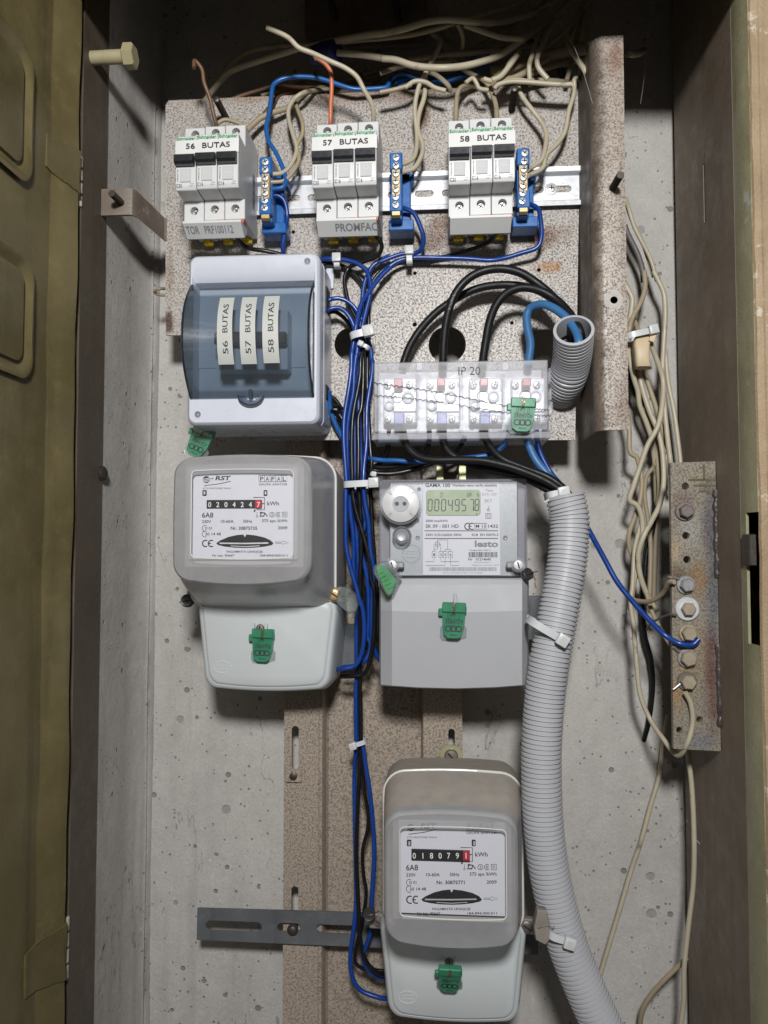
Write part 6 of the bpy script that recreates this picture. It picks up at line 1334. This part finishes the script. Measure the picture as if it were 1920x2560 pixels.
W('beige1', .0021, 'r3', [(391, -197, .70), (372, -120), (356, -50, .70), (350, 50), (345, 130), (337, 210), (350, 310), (366, 500), (382, 640), (430, 760, .69), (490, 850), (560, 932, .655), (605, 880, .64), (632, 780), (625, 690), (598, 632, .633)], 'beige wire looping under the earthing bar up to its lowest bolt', None)
W('beige2', .0021, 'r3', [(545, 104, .634), (520, 108, .64), (490, 160), (430, 197), (370, 195, .69), (330, 180, .70)], 'beige wire clamped under the bright grey bolt of the earthing bar', None)
W('wire_black', .0024, 'r3', [(395, 120, .725), (392, 200), (402, 350), (432, 470), (442, 600), (425, 760, .738), (400, 860, .7495)], 'black wire behind the looping beige wire on the right wall', None, 'black_wire')
W('beige2', .0020, 'r3', [(380, 60, .71), (410, 150), (440, 250), (480, 330), (530, 410, .66)], 'beige wire passing behind the earthing bar near the blue wire', None)
W('greyw', .0010, 'r3', [(560, 258, .634), (530, 258, .636), (490, 272), (440, 298), (415, 330, .68)], 'thin grey wire under the large washer of the earthing bar', None, 'grey_wire')
W('beige1', .0021, 'r3', [(515, 740, .735), (490, 880, .735), (475, 1020), (430, 1180), (390, 1330), (340, 1480), (290, 1650, .735), (230, 1850), (190, 1985), (150, 2120, .735)], 'beige wire slanting down the concrete below the earthing bar', None)
W('beige1', .0022, 'r3', [(600, 860, .70), (612, 940, .69), (630, 1100), (640, 1350, .685), (635, 1550), (612, 1750), (592, 1950), (590, 2100), (570, 2260, .70)], 'beige wire hanging straight beside the right steel lining', None)
W('beige2', .0022, 'r3', [(600, 1900, .70), (580, 1922), (500, 2000), (430, 2080), (390, 2160), (378, 2270, .735)], 'beige wire branching off low on the wall at the steel lining', None)
for j, (x0, y0, x1, y1) in enumerate(((88, 895, 170, 912), (130, 1400, 170, 1440), (122, 1705, 172, 1665))):
    k = MB(); k.tube([UZ('e', x0, y0, DE - .003), UZ('e', x1, y1, DE - .0022)], .0011, 8)
    tag(k.build('bare_wire_end', M['alu']), ('bare wire end beside the bright grey bolt of the earthing bar', 'bare wire stub under the fifth bolt of the earthing bar', 'bare wire stub at the lowest bolt of the earthing bar')[j], 'wire end')
# ivory tape-wrapped joint
o = thing('taped_joint', 'wire joint wrapped in ivory tape on the right wall', 'tape joint', UZ('r2', 300, 600, .695)); k = MB(); rings = []
for (y, x0, x1, d_, th) in ((368, 262, 378, .6875, .006), (395, 246, 372, .684, .010), (440, 240, 352, .681, .014), (500, 246, 350, .680, .016), (560, 250, 352, .680, .016), (595, 256, 360, .682, .013), (606, 270, 366, .685, .008)):
    a = UZ('r2', x0, y, d_); b = UZ('r2', x1, y, d_); c = (a + b) / 2; hw = (b.x - a.x) / 2
    rings.append([Vector((c.x + hw * math.copysign(abs(math.cos(t_)) ** .45, math.cos(t_)), d_ + th / 2 + th / 2 * math.copysign(abs(math.sin(t_)) ** .45, math.sin(t_)), c.z)) for t_ in [2 * math.pi * i / 20 + .1 for i in range(20)]])
k.loft(rings, True, True); k.build('wrapping', M['tape'], o, 40)
k = MB(); a = UZ('r2', 352, 430, .682); b = UZ('r2', 378, 360, .684); k.box(a.x - .001, b.x, .680, .6815, a.z, b.z, .0004, rot=Matrix.Rotation(R(20), 3, 'Y')); k.build('tape_end', M['tape'], o)

# ================================================================ CABLE TIES
def tie(label, z, p0, p1, D, depth, wd, head=1, tail=None):
    """nylon band round the wires between p0 and p1, clasp at one end"""
    a = UZ(z, *p0, D); b = UZ(z, *p1, D); c = (a + b) / 2; ax = (b - a); hw = ax.length / 2; ax.normalize(); nz_ = Vector((-ax.z, 0, ax.x))
    o = thing('cable_tie', label, 'cable tie', (c.x, D, c.z)); cc = c + Vector((0, depth / 2, 0)); k = MB(); n = 36; rings = []
    for i in range(n + 1):
        t_ = 2 * math.pi * i / n; e_ = lambda g_: cc + ax * ((hw + g_) * math.copysign(abs(math.cos(t_)) ** .6, math.cos(t_))) + Vector((0, (depth / 2 + g_) * math.copysign(abs(math.sin(t_)) ** .6, math.sin(t_)), 0))
        rings.append([e_(.0009) + nz_ * wd / 2, e_(.0009) - nz_ * wd / 2, e_(0) - nz_ * wd / 2, e_(0) + nz_ * wd / 2])
    k.loft(rings); k.build('strap', M['tie'], o)
    h = b if head > 0 else a; h = h + Vector((0, -.0005, 0)); s_ = wd * .78; ang = math.atan2(ax.z, ax.x); rt_ = Matrix.Rotation(-ang, 3, 'Y')
    k = MB(); k.box(h.x - s_, h.x + s_, h.y - .0035, h.y + .0025, h.z - s_, h.z + s_, .0008, 2, rt_); hd = k.build('clasp', M['tie'], o)
    k = MB(); k.box(h.x - s_ * .4, h.x + s_ * .4, h.y - .0037, h.y - .003, h.z - s_ * .55, h.z + s_ * .55, 0, 1, rt_); k.build('clasp_slot', M['paper_grey'], hd)
    if tail:
        t_ = UZ(z, *tail, D); k = MB(); k.tube([h, h.lerp(t_, .5) + Vector((0, -.001, 0)), t_], .0009, 6); k.build('tail', M['tie'], o)
    return o
tie('thick nylon tie where the wires meet beside the round hole', 'b1', (705, 1760), (1040, 1680), .655, .020, .0062)
tie('small nylon tie on black wires just under the thick tie', 'b1', (900, 1920), (1035, 1975), .662, .009, .0032, -1)
tie('nylon tie on the blue and black wires leaving the distribution box', 'b1', (455, 335), (455, 480), .668, .008, .0050, -1)
tie('nylon tie on the level blue wires below breakers 58', 'a2', (187, 1090), (187, 1165), .668, .007, .0050, -1)
tie('wide nylon tie round the bundle beside the electronic meter', 'b2', (480, 2035), (950, 2010), .656, .022, .0056, 1)
tie('small nylon tie on the black wire above the electronic meter corner', 'b2', (905, 1870), (955, 1880), .670, .006, .0030)
tie('nylon tie low on the bundle above the lowest meter', 'm3', (95, 70), (180, 45), .684, .012, .0040, -1)
tie('nylon tie clasped where the black cables enter the long conduit', 'ga', (1560, 262), (1690, 235), .622, .026, .0058, 1, (1530, 318))
tie('long nylon tie strapping the conduit beside the electronic meter', 'ga', (1420, 1305), (1680, 1460), .6015, .034, .0058, 1)
tie('nylon tie on the conduit beside the lowest meter', 'r3', (-55, 1790), (45, 1822), .6015, .034, .0055, 1)
tie('nylon tie above the ivory tape joint', 'r2', (190, 385), (368, 345), .680, .018, .0052)
# cobwebs
for j, (z, pts) in enumerate((('t4', [(770, 20, .66), (1000, 430), (1150, 680), (1300, 1120), (1390, 1430, .62)]), ('r1', [(425, 0, .66), (380, 250), (350, 600), (320, 820, .70)]), ('r1', [(265, 60, .68), (180, 160), (80, 260, .66)]), ('r3', [(605, 1240, .715), (640, 1320), (690, 1380), (740, 1440, .68)]))):
    wire('cobweb_strand', ('cobweb thread from the wire tangle to the flange top', 'cobweb thread hanging beside the flange in the upper corner', 'short cobweb thread in the dark upper corner', 'cobweb wisp beside the right lining below the earthing bar')[j], 'cobweb', 'web', .00013 if j < 3 else .0003, [(z, pts)], None, 4)
